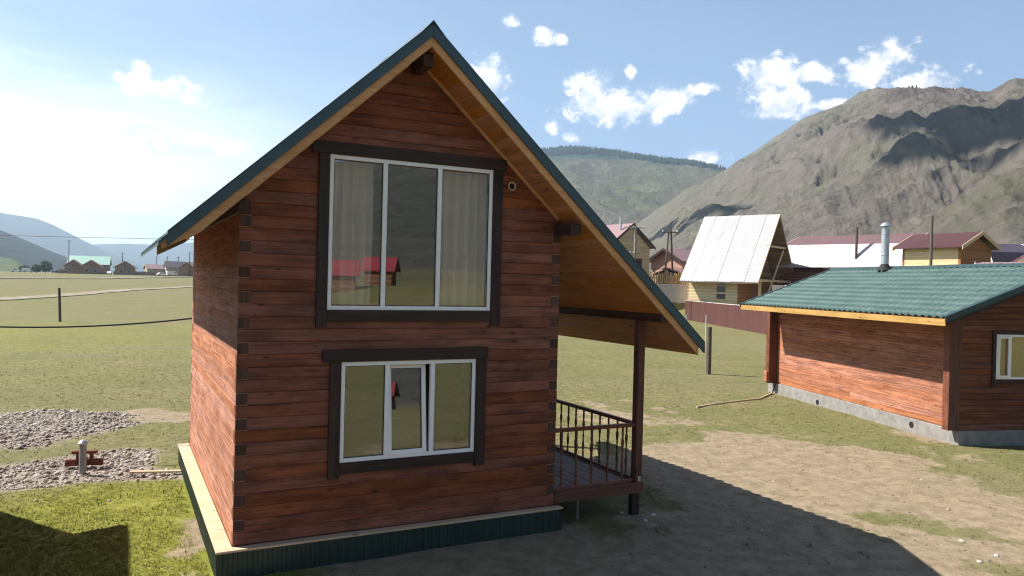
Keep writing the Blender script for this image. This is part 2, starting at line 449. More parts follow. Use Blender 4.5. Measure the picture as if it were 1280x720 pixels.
def strip(name, pts, width, mat, lift, label):
    """a worn track lying on the ground"""
    P = np.array(pts, float); d = np.r_[0, np.cumsum(np.hypot(*np.diff(P, axis=0).T))]
    s = np.linspace(0, d[-1], 160); x = np.interp(s, d, P[:, 0]); y = np.interp(s, d, P[:, 1])
    tx, ty = np.gradient(x), np.gradient(y); l = np.hypot(tx, ty); nx, ny = -ty/l, tx/l
    V = []; F = []
    for k in np.linspace(-1, 1, 5):
        w = width*(.5+.25*(vnoise(s*.12+9*k, s*0+3)-.5))
        V.append(np.stack([x+nx*w*k, y+ny*w*k, ground_z(x+nx*w*k, y+ny*w*k)+lift], -1))
    n = len(s); V = np.concatenate(V)
    for j in range(4):
        for i in range(n-1): F.append((j*n+i, j*n+i+1, (j+1)*n+i+1, (j+1)*n+i))
    o = np_mesh(name, V, F, mat); tag(o, label, None, None, 'structure'); return o
M['track'] = plain('dusty_track', (.24, .21, .16), .95, 0, .25, .8, .1)
strip('dirt_track', [(-60, 45), (-30, 82), (-13.6, 97), (-7.2, 117), (.4, 142), (13.1, 170), (60, 240)], 3.4, M['track'], .09, 'pale dusty track crossing the meadow nearer the houses')
strip('dirt_track', [(-120, 170), (-60, 192), (-25.9, 206), (-6.5, 226), (24.2, 300), (60, 330)], 5.0, M['track'], .16, 'second pale track running along the far side of the meadow')

# ------------------------------------------------------------------ hills
def hill_mat(name, rock1, rock2, green, greenamt=.5, forest=None, fz=(0, 1), scale=.01, forest_col=(.022, .040, .026)):
    m, g, b = new_mat(name)
    ge = g.new('ShaderNodeNewGeometry'); geo = ge.outputs['Position']
    n1 = g.noise(geo, scale, 8, .66, .5); n2 = g.noise(geo, scale*5, 9, .74, .4); n3 = g.noise(geo, scale*.35, 5, .55, .8)
    c = g.mix(g.mapr(n2, .3, .7), rock1, rock2)
    c = g.mix(g.math('MULTIPLY', g.mapr(g.math('ADD', n1, g.math('MULTIPLY', n3, .6)), .68, .95), greenamt, clamp=True), c, green)
    c = g.mix(g.mapr(n2, .53, .68, 0, .75), c, tuple(x*.40 for x in rock1))
    c = g.mix(g.mapr(n2, .45, .30, 0, .5), c, tuple(min(1, x*1.35) for x in rock2))
    v = g.new('ShaderNodeTexVoronoi'); v.inputs['Scale'].default_value = scale*9; g.link(g.vmath('ADD', geo, g.vmath('SCALE', geo, None)) if False else geo, v.inputs['Vector'])
    sepn = g.new('ShaderNodeSeparateXYZ'); g.link(ge.outputs['Normal'], sepn.inputs[0])
    steep = g.mapr(sepn.outputs[2], .93, .72)
    c = g.mix(g.math('MULTIPLY', steep, .55), c, tuple(x*.72 for x in rock2))
    if forest:
        sp = g.new('ShaderNodeSeparateXYZ'); g.link(geo, sp.inputs[0])
        h = g.math('ADD', sp.outputs[2], g.math('MULTIPLY', g.math('SUBTRACT', n1, .5), forest))
        f = g.mapr(h, fz[0], fz[1])
        fcol = g.mix(g.mapr(n2, .35, .6), forest_col, tuple(x*1.9 for x in forest_col))
        c = g.mix(f, c, fcol)
    g.link(c, b.inputs['Base Color']); b.inputs['Roughness'].default_value = .95; b.inputs['Specular IOR Level'].default_value = .1
    bump(g, b, g.math('ADD', n2, n1), 1.0, .10/scale)
    return m

HILL = {}
def hill(name, tab, foot, crest, mat, label, az_n=400, r_n=200, power=1.15, rough=.10, wave=160., spur=.2, base=2.0, back=.5, crest_noise=.012, seed=0.):
    az = np.array([t[0] for t in tab]); tn = np.array([t[1] for t in tab])
    A = np.linspace(az[0], az[-1], az_n); T = np.interp(A, az, tn)
    k = np.hanning(max(3, az_n//60)); k /= k.sum(); T = np.convolve(np.pad(T, len(k)//2, 'edge'), k, 'valid')[:az_n]
    S = np.linspace(0, 1.35, r_n)
    fo = np.interp(A, *foot) if not np.isscalar(foot) else np.full(az_n, foot)
    cr = np.interp(A, *crest) if not np.isscalar(crest) else np.full(az_n, crest)
    a = np.radians(A)[:, None]; rr = fo[:, None]+(cr-fo)[:, None]*S[None]
    x = CAM.x+rr*np.sin(a); y = CAM.y+rr*np.cos(a)
    H = 3.61+cr*T-base
    f = np.where(S < 1, S**power, 1-(S-1)*back)[None]
    env = np.clip(S*(1.0-S)*4, 0, 1)[None]
    w = fbm(x/wave*.5+seed, y/wave*.5, 3)*1.6
    rd = fbm(x/wave+w+seed, y/wave-w, 7, .60, True)-.55
    tang = a*cr.mean()
    sp = fbm(tang/wave*.8+S[None]*3.2+w*.7+seed, S[None]*1.7-tang/wave*.25+w*.5, 6, .52, True)-.55
    z = base+H[:, None]*(f+env*(rough*rd*1.6+spur*sp))
    z = z+np.where(S > .9, 1, 0)[None]*H[:, None]*crest_noise*(fbm(x/wave*4, y/wave*4, 4)-.5)*2*sstep(.9, 1, S)[None]
    z = np.where(S[None] <= 0, base-8, z)
    i = np.arange(az_n*r_n).reshape(az_n, r_n)
    F = np.stack([i[:-1, :-1], i[:-1, 1:], i[1:, 1:], i[1:, :-1]], -1).reshape(-1, 4)
    o = np_mesh(name, np.stack([x, y, z], -1).reshape(-1, 3), F[:, ::-1], mat)
    tag(o, label, None, None, 'structure')
    HILL[label] = (A, S, x, y, z)
    return o
M['hill_right'] = hill_mat('rocky_steppe_slope', (.086, .074, .065), (.222, .195, .168), (.118, .126, .068), .75, None, scale=.012)
M['hill_mid'] = hill_mat('grassy_far_slope', (.11, .096, .072), (.20, .175, .13), (.125, .138, .062), .8, 150, (268, 322), .006, (.020, .042, .028))
M['hill_blue'] = hill_mat('far_blue_slope', (.05, .055, .045), (.09, .09, .075), (.06, .075, .045), .6, None, scale=.002)
M['hill_forest'] = hill_mat('forested_slope', (.012, .018, .014), (.026, .036, .024), (.022, .034, .018), .7, None, scale=.01)
M['hill_near'] = hill_mat('green_low_hill', (.10, .12, .06), (.17, .19, .09), (.10, .15, .05), .6, None, scale=.012)
hill('hill', [(24, .0), (30.86, .030), (34.39, .0589), (36.7, .0854), (39.54, .1186), (42.6, .1487), (44.5, .1711), (47.67, .2085), (49.72, .223), (52.7, .2353), (54.14, .2359),
  (56.48, .2293), (59.14, .2250), (60.83, .2320), (68, .255), (80, .24), (95, .21), (108, .12), (118, .02)], ([24, 40, 60, 118], [900, 420, 240, 300]), ([24, 42, 60, 118], [1750, 1450, 1150, 1100]), M['hill_right'],
  'brown rocky mountain rising behind the village', 1100, 380, 1.0, .15, 170, .13, 1.0)
hill('hill', [(8, .03), (14, .08), (18, .12), (22.32, .1425), (25.88, .1602), (29.46, .1722), (31.54, .1759), (34.22, .1721), (37.74, .1638), (40.62, .1562), (42.6, .1487), (45.66, .1258), (55, .10), (62, .04)],
  1150, 2100, M['hill_mid'], 'grassy flat topped hill with dark forest along its crest', 420, 140, .85, .12, 420, .22, 2.0)
hill('hill', [(-60, .05), (-40, .09), (-25, .10), (-14, .078), (-9.01, .0686), (-6.6, .0632), (-4.69, .0594), (-3.82, .0532), (-2.24, .0385), (-.84, .0259), (.11, .0201), (1.56, .0088), (3, -.002)],
  3500, 4700, M['hill_blue'], 'hazy blue ridge sloping down across the valley', 300, 60, 1.0, .08, 900, .12, 2.0, seed=4.)
hill('hill', [(-20, .02), (-4.01, .0262), (-1.31, .0329), (.57, .0353), (2.52, .035), (4.52, .0394), (8.71, .0494), (14.25, .0594), (20, .05), (30, .02)],
  4700, 5900, M['hill_blue'], 'palest farthest ridge closing the valley', 300, 60, 1.0, .06, 1200, .08, 2.0, seed=9.)
hill('hill', [(-45, .05), (-30, .10), (-18, .085), (-9.01, .0601), (-6.58, .0433), (-5.31, .034), (-4.01, .0235), (-2.98, .0162), (-2.4, .004), (-2.1, -.001)],
  1200, 1800, M['hill_forest'], 'dark forested spur reaching into the valley', 260, 60, 1.0, .08, 500, .10, 2.0, seed=2.)
hill('hill', [(-40, .03), (-20, .03), (-8.97, .0205), (-6.55, .0146), (-5.71, .0117), (-5.07, .0033), (-4.63, -.001)],
  620, 900, M['hill_near'], 'low green hillock at the far edge of the meadow', 200, 50, 1.0, .06, 200, .08, 2.0, seed=3.)
M['hill_tan'] = hill_mat('sandy_low_rise', (.16, .14, .085), (.26, .225, .14), (.15, .16, .07), .5, None, scale=.03)
hill('hill', [(128, -.01), (140, .006), (152, .018), (163, .014), (175, .022), (190, .008), (205, -.01)], 120, 260, M['hill_tan'], 'low sandy rise behind the viewer', 160, 40, 1.0, .05, 60, .06, 0., seed=8.)
M['hill_back'] = hill_mat('dark_wooded_mountain', (.075, .075, .062), (.17, .165, .14), (.09, .105, .058), .7, None, scale=.01)
hill('hill', [(112, .02), (125, .12), (138, .155), (150, .150), (158, .165), (166, .150), (176, .17), (190, .16), (215, .15), (235, .10), (255, .02)],
  420, 1150, M['hill_back'], 'wooded mountain across the valley behind the viewer', 500, 100, .9, .10, 200, .16, 1.0, seed=6.)

def cones(name, P, H, mat, label, n=6):
    """a far wood: small conifers joined"""
    k = len(P); a = np.linspace(0, 2*np.pi, n, endpoint=False)
    ring = np.stack([np.cos(a), np.sin(a), a*0], -1)
    V = []; F = []; o = 0
    for lv, (r0, z0, z1) in enumerate(((.30, .05, .55), (.22, .32, .8), (.13, .6, 1.0))):
        jit = rng.uniform(.8, 1.2, (k, n, 1))
        base = P[:, None, :]+ring[None]*jit*(H*r0)[:, None, None]+np.array([0, 0, 1.])*(H*z0)[:, None, None]
        top = P+np.array([0, 0, 1.])*(H*z1)[:, None]
        v = np.concatenate([base, top[:, None]], 1).reshape(-1, 3); V.append(v)
        b0 = o+np.arange(k)[:, None]*(n+1); j = np.arange(n)[None]
        F.append(np.stack([b0+j, b0+(j+1) % n, np.broadcast_to(b0+n, (k, n))], -1).reshape(-1, 3)); o += len(v)
    ob = np_mesh(name, np.concatenate(V), np.concatenate(F), mat, False)
    return tag(ob, label, None, None, 'stuff')
M['conifer'] = plain('dark_conifer', (.020, .036, .022), .95, 0, .3, .3, .1)
def crest_points(label, az0, az1, n, s0, s1, gate=None):
    A, S, x, y, z = HILL[label]
    ia = rng.integers(np.searchsorted(A, az0), np.searchsorted(A, az1), n); is_ = rng.integers(np.searchsorted(S, s0), np.searchsorted(S, s1), n)
    P = np.stack([x[ia, is_], y[ia, is_], z[ia, is_]], -1)
    P[:, :2] += rng.normal(0, 2.5, (n, 2))
    if gate is not None: P = P[gate(A[ia], P)]
    return P
P = crest_points('brown rocky mountain rising behind the village', 50.5, 59.5, 900, .955, 1.06, lambda a, p: (fbm(a*1.3+2, a*0, 3) > .47))
P[:, 2] -= 1; cones('forest', P, rng.uniform(4.5, 9, len(P)), M['conifer'], 'sparse dark trees along the crest of the brown mountain')
P = crest_points('grassy flat topped hill with dark forest along its crest', 20, 44, 5200, .80, 1.04, lambda a, p: p[:, 2] > 294+48*(fbm(p[:, 0]*.005, p[:, 1]*.004, 4)-.5)*2)
P[:, 2] -= 1; cones('forest', P, rng.uniform(9, 16, len(P)), M['conifer'], 'dark forest covering the top of the far hill')

# ------------------------------------------------------------------ log walls
def log_piece(a0b, a1b, a0t, a1t, z0, z1, face, th, frame, name, mat, parent, c=.008):
    """one squared log. frame(a, o, z) -> point; o = depth behind the outer face (face = offset of the outer face)"""
    h = z1-z0
    def at(z, e): 
        t = (z-z0)/h; return (a0b+(a0t-a0b)*t) if e == 0 else (a1b+(a1t-a1b)*t)
    prof = [(face+c, z0), (face, z0+c*1.1), (face, z1-c*1.1), (face+c, z1), (face+th, z1), (face+th, z0)]
    v = [frame(at(z, 0), o, z) for o, z in prof]+[frame(at(z, 1), o, z) for o, z in prof]
    n = 6
    f = [tuple(range(n)), tuple(range(2*n-1, n-1, -1))]+[(i, n+i, n+(i+1) % n, (i+1) % n) for i in range(n)]
    return MB().add(v, f).build(name, mat, parent)

def log_wall(parent, frame, mat, z_start, pitch, n, ends, openings=(), th=.14, alt=None, c=.008, r_=random):
    """ends(z) -> (a0, a1) or None; openings: (a0, a1, z0, z1); alt: shorten odd courses at the corners by (left, right)"""
    for k in range(n):
        z0 = z_start+k*pitch; z1 = z0+pitch-.0012
        eb, et = ends(z0), ends(z1)
        if eb is None and et is None: continue
        if et is None: et = ((eb[0]+eb[1])/2-.01, (eb[0]+eb[1])/2+.01)
        if eb is None: eb = et
        l, rr = 0, 0
        if alt:
            odd = k % 2 == alt[2]
            if odd and abs(eb[0]-alt[3]) < .02 and abs(et[0]-alt[3]) < .02: l = alt[0]
            if odd and abs(eb[1]-alt[4]) < .02 and abs(et[1]-alt[4]) < .02: rr = alt[1]
        segs = [(eb[0]+l, eb[1]-rr, et[0]+l, et[1]-rr)]
        for (o0, o1, oz0, oz1) in openings:
            zm = (z0+z1)/2
            if not (oz0 < zm < oz1): continue
            ns = []
            for s in segs:
                if s[1] <= o0 or s[0] >= o1: ns.append(s); continue
                if s[0] < o0 and s[2] < o0: ns.append((s[0], o0, s[2], o0))
                if s[1] > o1 and s[3] > o1: ns.append((o1, s[1], o1, s[3]))
            segs = ns
        for s in segs:
            if s[1]-s[0] < .03: continue
            log_piece(*s, z0, z1, r_.uniform(-.5, .5)*c, th, frame, 'log', mat, parent, c)

# ------------------------------------------------------------------ windows
def board(name, x0, x1, y0, y1, z0, z1, mat, parent, bev=.004):
    return MB().box(x0, x1, y0, y1, z0, z1).build(name, mat, parent, bev)
def frame_ring(x0, x1, z0, z1, w, y0, y1, mb=None):
    mb = mb or MB()
    mb.box(x0, x0+w, y0, y1, z0, z1); mb.box(x1-w, x1, y0, y1, z0, z1)
    mb.box(x0+w, x1-w, y0, y1, z0, z0+w); mb.box(x0+w, x1-w, y0, y1, z1-w, z1)
    return mb

def tile_sheet(w, l, wave=.23, step=.35, amp=.024, st=.012, nw=6):
    """metal tile: waves across x, small steps down the slope (y from 0 at ridge to l at eave); returns verts, faces"""
    nx = max(4, int(round(w/wave*nw)))+1
    xs = np.linspace(0, w, nx); ys = []; hs = []
    y = 0.; 
    while y < l-1e-6:
        e = min(y+step, l)
        ys += [y+.004, y+(e-y)*.5, e-.004]; hs += [0, .5*st, st]; y = e
    ys = np.array(ys); hs = np.array(hs)
    X, Yv = np.meshgrid(xs, ys); Hh = hs[:, None]+amp*np.sin(2*np.pi*X/wave)
    V = np.stack([X, Yv, Hh], -1).reshape(-1, 3)
    i = np.arange(len(ys)*nx).reshape(len(ys), nx)
    F = np.stack([i[:-1, :-1], i[:-1, 1:], i[1:, 1:], i[1:, :-1]], -1).reshape(-1, 4)
    return V, F
def roof_tiles(parent, name, p0, along, down, width, l, mat, sheet=1.15, lift=.02):
    """sheets laid side by side along the ridge from p0; down = unit vector down the slope"""
    along = Vector(along).normalized(); down = Vector(down).normalized(); nrm = along.cross(down)
    if nrm.z < 0: nrm = -nrm
    n = int(math.ceil(width/sheet-1e-6)); 
    for k in range(n):
        w = min(sheet, width-k*sheet)
        V, F = tile_sheet(w, l)
        base = Vector(p0)+along*(k*sheet)+nrm*(lift+.002*(k % 2))
        W = np.array(base)[None]+V[:, :1]*np.array(along)+V[:, 1:2]*np.array(down)+V[:, 2:3]*np.array(nrm)
        nrm_f = np.cross(np.array(along), np.array(down))
        Fs = F if nrm_f[2] > 0 else F[:, ::-1]
        # a thin second skin underneath gives the sheet its thickness
        W2 = W-np.array(nrm)*.004
        np_mesh(name, np.concatenate([W, W2]), np.concatenate([Fs, Fs[:, ::-1]+len(W)]), mat, True, parent)

# ------------------------------------------------------------------ the large log house
HW, HL, ZB = 4.5, 6.24, .343
XA, ZA = 2.19, 6.84; XE, ZE = -.90, 3.979; XR, ZR = 6.77, 2.74
SL = (ZA-ZE)/(XA-XE); SR = (ZA-ZR)/(XR-XA)
YF, YB = -.60, 6.75                                      # roof front and back
SOF = .25                                                # roof top to soffit face (vertical)
def roof_z(x, drop=0.): return (ZA-(XA-x)*SL if x <= XA else ZA-(x-XA)*SR)-drop
def big_house():
    t = thing('log_house', 'tall two storey log house with steep green edged roof and side porch', 'house')
    fr = lambda a, o, z: (a, o, z)                       # front wall, outward -y
    zs = SOF+.02
    def ends_front(z):
        x0 = XA-(ZA-zs-z)/SL; x1 = XA+(ZA-zs-z)/SR
        x0, x1 = max(0., x0), min(HW, x1)
        return (x0, x1) if x1-x0 > .05 else None
    PITCH = .1545
    UP = (1.07, 3.37, 3.21, 5.19); LO = (1.275, 3.173, 1.243, 2.543)
    NC = 42
    log_wall(t, fr, M['log_x'], ZB, PITCH, NC, ends_front, [UP, LO], alt=(.138, .138, 1, 0., HW))
    log_wall(t, lambda a, o, z: (HW-a, HL-o, z), M['log_x'], ZB, PITCH, NC, lambda z: None if ends_front(z) is None else (HW-ends_front(z)[1], HW-ends_front(z)[0]), alt=(.138, .138, 1, 0., HW))
    zl = roof_z(0, zs); zr = roof_z(HW, zs)
    nl = int((zl-ZB)/PITCH)
    log_wall(t, lambda a, o, z: (o, a, z), M['log_y_sunlit'], ZB, PITCH, nl, lambda z: (.006, HL-.006), alt=(.138, .138, 0, .006, HL-.006), c=.004)
    nr = int((zr-ZB)/PITCH)
    log_wall(t, lambda a, o, z: (HW-o, a, z), M['log_y_sunlit'], ZB, PITCH, nr, lambda z: (.006, HL-.006), alt=(.138, .138, 0, .006, HL-.006),
             openings=[(2.2, 3.2, ZB-.05, ZB+2.05)])
    for xo, n_, sg in ((0., nl, 1), (HW, nr, -1)):          # plate filling up to the sloping soffit
        zt = ZB+n_*PITCH; xi = xo+sg*.14
        MB().prism([(xo, .02, zt), (xi, .02, zt), (xi, .02, roof_z(xi, zs-.02)), (xo, .02, roof_z(xo, zs-.02))], (0, HL-.04, 0)).build('wall_plate', M['beam'], t)
    # dark end grain of the side logs showing at the front corners
    for k in range(1, max(nl, nr), 2):
        z0 = ZB+k*PITCH
        if k < nl: MB().box(.004, .132, -.005, .004, z0+.012, z0+PITCH-.012).build('log_end', M['endgrain'], t, .003)
        if k < nr: MB().box(HW-.132, HW-.004, -.005, .004, z0+.012, z0+PITCH-.012).build('log_end', M['endgrain'], t, .003)
    # inside: storey floor, plain lining
    MB().box(.15, HW-.15, .15, HL-.15, ZB-.03, ZB+.03).build('floor', M['inner'], t)
    MB().box(.15, HW-.15, .15, HL-.15, 2.82, 2.98).build('floor', M['inner'], t)
    MB().box(.16, HW-.16, 3.4, 3.5, ZB+.04, 2.81).build('partition', M['inner'], t)
    MB().box(.16, HW-.16, 3.6, 3.7, 2.99, 4.4).build('partition', M['inner'], t)
    # door to the porch
    d = MB().box(HW-.09, HW-.04, 2.21, 3.19, ZB, ZB+2.03).build('door', M['dark_trim'], t)
    MB().lathe([(.012, 0), (.012, .06), (.03, .07), (.03, .09), (.01, .1)], (HW-.04, 3.05, 1.35), 8, 'X').build('handle', M['galv'], d)

    # ---- windows
    def window(x0, x1, z0, z1, bars, top, sides, side_bot, bot, label, tilt=None):
        w = frame_ring(x0, x1, z0, z1, .055, -.012, .05)
        for bx in bars: w.box(bx-.032, bx+.032, -.010, .048, z0+.055, z1-.055)
        w = w.build('window', M['pvc'], t, .005); tag(w, label)
        edges = [x0+.055]+[q for b_ in bars for q in (b_-.032, b_+.032)]+[x1-.055]
        for i in range(len(bars)+1):
            a, b_ = edges[2*i], edges[2*i+1]
            if tilt == i:
                continue
            frame_ring(a, b_, z0+.055, z1-.055, .008, .004, .016).build('gasket', M['gasket'], w)
            MB().box(a+.006, b_-.006, .012, .030, z0+.061, z1-.061).build('pane', M['glass'], w)
        if tilt is not None:
            a, b_ = edges[2*tilt], edges[2*tilt+1]; aa, bb = a-.012, b_+.012; h0, h1 = z0+.045, z1-.05
            s = frame_ring(aa, bb-.05, h0, h1, .062, -.03, .025)
            gk = frame_ring(aa+.062, bb-.112, h0+.062, h1-.062, .008, -.014, 0.)
            pn = MB().box(aa+.066, bb-.116, -.006, .008, h0+.066, h1-.066)
            an = R(-5.5)                                     # tilted in at the top, ajar on its right
            for mb, nm, mt in ((s, 'sash', M['pvc']), (gk, 'gasket', M['gasket']), (pn, 'pane', M['glass'])):
                q = []
                for (x, y, z) in mb.v:
                    yy = y*math.cos(an)-(z-h0)*math.sin(an); q.append((x, yy+.012, h0+(z-h0)*math.cos(an)+y*math.sin(an)))
                mb.v = q; mb.build(nm, mt, w, .004 if nm == 'sash' else 0)
        tx0, tx1, tz0, tz1 = top
        board('casing_board', tx0, tx1, -.045, -.006, tz0, tz1, M['dark_trim_x'], w)
        for sx0, sx1 in sides: board('casing_board', sx0, sx1, -.040, -.006, side_bot, tz0-.002, M['dark_trim'], w)
        board('casing_board', sides[0][1]+.002, sides[1][0]-.002, -.036, -.006, bot, z0-.002, M['dark_trim_x'], w)
        # reveal lining behind the frame
        frame_ring(x0-.02, x1+.02, z0-.02, z1+.02, .02, .001, .145).build('reveal', M['inner'], w)
        return w
    window(*UP[:2], *UP[2:], (1.805, 2.572), (.84, 3.57, 5.193, 5.345), ((.93, 1.067), (3.373, 3.515)), 3.0, 3.065, 'large upper window of three tall fixed panes')
    window(*LO[:2], *LO[2:], (1.895, 2.535), (1.03, 3.345, 2.546, 2.70), ((1.125, 1.272), (3.176, 3.325)), 1.05, 1.105, 'lower window with its middle sash tilted open', tilt=1)

    # vent ring high on the wall
    MB().lathe([(.052, 0), (.060, -.02), (.064, -.024), (.048, -.026), (.044, -.013)], (3.665, 0., 4.985), 16, 'Y', False).build('vent', M['ledge'], t, smooth=False)
    MB().lathe([(.045, -.012), (.0, -.012)], (3.665, 0., 4.985), 16, 'Y', False).build('vent_grille', M['hole'], t)

    # ---- roof
    def slope_bar(x0, x1, d0, d1, y0, y1, name, mat):
        z = [roof_z(x0, d0), roof_z(x1, d0), roof_z(x1, d1), roof_z(x0, d1)]
        return MB().prism([(x0, y0, z[0]), (x1, y0, z[1]), (x1, y0, z[2]), (x0, y0, z[3])], (0, y1-y0, 0)).build(name, mat, t)
    e = .002
    # barge flashing: front face plus a top lip
    for (x0, x1) in ((XE+.08, XA-e), (XA+e, XR)):
        o = slope_bar(x0, x1, -.03, .135, YF-.012, YF+.02, 'barge_flashing', M['flash'])
        slope_bar(x0, x1, -.036, -.020, YF-.012, YF+.16, 'barge_lip', M['flash'])
    # pale barge board below the flashing
    P_ = [(XE+.005, .03), (XE+.03, .12), (XE+.40, SOF+.02), (XA-e, SOF+.01), (XA-e, .115), (XE+.08, .115), (XE+.08, .02)]
    MB().prism([(x, YF+.022, roof_z(x, d_)) for x, d_ in P_], (0, .033, 0)).build('barge_board', M['fascia'], t)
    slope_bar(XA+e, XR-.10, .115, SOF+.01, YF+.002+.02, YF+.055, 'barge_board', M['fascia'])
    # back barge boards
    slope_bar(XE+.33, XA-e, .0, SOF, YB-.05, YB-.02, 'barge_board', M['fascia']); slope_bar(XA+e, XR-.1, .0, SOF, YB-.05, YB-.02, 'barge_board', M['fascia'])
    # pale batten where soffit meets the wall
    slope_bar(XA+.12, HW-.06, SOF+.002, SOF+.045, -.045, -.008, 'batten', M['fascia'])
    slope_bar(.06, XA-.12, SOF+.002, SOF+.045, -.045, -.008, 'batten', M['fascia'])
    # soffit boards, along the ridge direction
    def soffit(xa, xb, sl_):
        n = int(round(math.hypot(xb-xa, roof_z(xb)-roof_z(xa))/.14))
        for k in range(n):
            a = xa+(xb-xa)*k/n; b_ = xa+(xb-xa)*(k+.965)/n; j = random.uniform(-.002, .002)
            z = [roof_z(a, SOF+j), roof_z(b_, SOF+j), roof_z(b_, SOF-.022), roof_z(a, SOF-.022)]
            MB().prism([(a, YF+.06, z[0]), (b_, YF+.06, z[1]), (b_, YF+.06, z[2]), (a, YF+.06, z[3])], (0, YB-.06-(YF+.06), 0)).build('soffit_board', M['soffit'], t)
    soffit(XE+.33, XA-.01, SL); soffit(XA+.01, XR-.13, SR)
    # deck of the roof between soffit and sheet
    slope_bar(XE+.31, XA-.003, .03, SOF-.03, YF+.06, YB-.06, 'roof_deck', M['inner']); slope_bar(XA+.003, XR-.15, .03, SOF-.03, YF+.06, YB-.06, 'roof_deck', M['inner'])
    # eave boards
    for x0, x1 in ((XE+.27, XE+.305), (XR-.13, XR-.10)):
        MB().prism([(x0, YF+.06, roof_z(x0, .03)), (x1, YF+.06, roof_z(x1, .03)), (x1, YF+.06, roof_z(x1, SOF+.005)), (x0, YF+.06, roof_z(x0, SOF+.005))], (0, YB-YF-.12, 0)).build('eave_board', M['fascia'], t)
    ll = math.hypot(XA-XE, ZA-ZE); lr = math.hypot(XR-XA, ZA-ZR)
    roof_tiles(t, 'roof_sheet', (XA, YF, ZA), (0, 1, 0), (XE-XA, 0, ZE-ZA), YB-YF, ll, M['green_sheet'], lift=-.012)
    roof_tiles(t, 'roof_sheet', (XA, YF, ZA), (0, 1, 0), (XR-XA, 0, ZR-ZA), YB-YF, lr, M['green_sheet'], lift=-.012)
    # dark flat drip under the lowest sheet edge on the left
    MB().prism([(XE-.01, YF-.01, ZE-.02), (XE+.10, YF-.01, roof_z(XE+.10, .02)), (XE+.10, YF-.01, roof_z(XE+.10, .05)), (XE-.01, YF-.01, ZE-.055)], (0, YB-YF, 0)).build('drip_edge', M['flash'], t)
    # ridge cap in lengths
    for k in range(4):
        y0 = YF-.02+k*1.88; y1 = y0+1.93; h = .016+.006*(k % 2)
        w = .15
        MB().prism([(XA-w, y0, ZA-w*SL+h+.02), (XA, y0, ZA+h+.05), (XA+w, y0, ZA-w*SR+h+.02), (XA+w, y0, ZA-w*SR+h+.01), (XA, y0, ZA+h+.03), (XA-w, y0, ZA-w*SL+h+.01)], (0, y1-y0, 0)).build('ridge_cap', M['flash'], t)
    # ridge beam and purlin ends
    for (x0, x1, z1, z0, ys) in ((XA-.07, XA+.07, ZA-SOF-.065, ZA-SOF-.235, -.46), (HW-.12, HW+.05, roof_z(HW+.05, SOF+.005), roof_z(HW+.05, SOF+.165), -.48), (-.02, .12, roof_z(-.02, SOF+.005), roof_z(-.02, SOF+.17), -.06)):
        MB().box(x0, x1, ys, HL+.3, z0, z1).build('purlin', M['beam'], t, .006)

    # ---- plinth: pale ledge and ribbed skirt
    LX, LY = -.20, -.135
    def ledge(x0, x1, y0, y1): MB().box(x0, x1, y0, y1, ZB-.032, ZB-.004).build('ledge_board', M['ledge'], t, .004)
    ledge(LX, -.003, LY, HL+.1); ledge(-.001, HW+.08, LY, -.003)
    ledge(-.001, HW+.08, HL+.003, HL+.1)
    def skirt(p0, p1, out):
        p0, p1, out = Vector(p0), Vector(p1), Vector(out); L_ = (p1-p0).length; d = (p1-p0)/L_
        n = int(math.ceil(L_/1.15)); 
        for k in range(n):
            a, b_ = k*1.15, min((k+1)*1.15-.004, L_); pts = []; x = a
            while x < b_-.001:
                for dx, oo in ((0, 0), (.055, 0), (.066, .011), (.104, .011)):
                    if x+dx < b_: pts.append((x+dx, oo+.002*(k % 2)))
                x += .115
            pts.append((b_, .002*(k % 2)))
            V = []
            for (q, oo) in pts:
                for z in (-.06, ZB-.034): V.append(p0+d*q+out*oo+Vector((0, 0, z)))
            for (q, oo) in pts:
                for z in (-.06, ZB-.034): V.append(p0+d*q+out*(oo-.003)+Vector((0, 0, z)))
            m_ = len(pts)
            F = [(2*i, 2*i+2, 2*i+3, 2*i+1) for i in range(m_-1)]+[(2*m_+2*i, 2*m_+2*i+1, 2*m_+2*i+3, 2*m_+2*i+2) for i in range(m_-1)]
            MB().add(V, F).build('skirt_sheet', M['skirt'], t, recalc=False)
    ox = .02
    skirt((LX+ox, HL+.08, 0), (LX+ox, LY+ox, 0), (-1, 0, 0)); skirt((LX+ox, LY+ox, 0), (HW+.05, LY+ox, 0), (0, -1, 0))
    MB().box(LX+.002, LX+.035, LY+.002, LY+.035, -.06, ZB-.033).build('skirt_corner', M['skirt'], t)
    MB().box(HW+.045, HW+.065, LY+.01, HL, -.06, ZB-.034).build('skirt_sheet', M['skirt'], t)
    MB().box(.02, HW-.02, .02, HL-.02, -.2, ZB-.035).build('foundation', M['concrete'], t)

    # ---- porch
    DZ = .525; PX, PY = 6.05, .03
    n = 10; x0 = HW+.085; wp = (PX+.07-x0)/n
    for k in range(n):
        j = random.uniform(-.002, .002)
        MB().box(x0+k*wp+.004, x0+(k+1)*wp-.004, PY+.04, HL, DZ-.03+j, DZ+j).build('deck_plank', M['deck'], t, .004)
    MB().box(HW+.012, PX+.085, PY-.035, PY+.03, DZ-.16, DZ+.004).build('deck_beam', M['deck_beam'], t, .006)
    MB().box(PX+.075, PX+.11, PY+.035, HL, DZ-.16, DZ-.002).build('deck_beam', M['rail_y'], t, .006)
    for yy in (1.6, 3.2, 4.8): MB().box(HW+.08, PX+.07, yy, yy+.08, DZ-.16, DZ-.034).build('joist', M['deck_beam'], t)
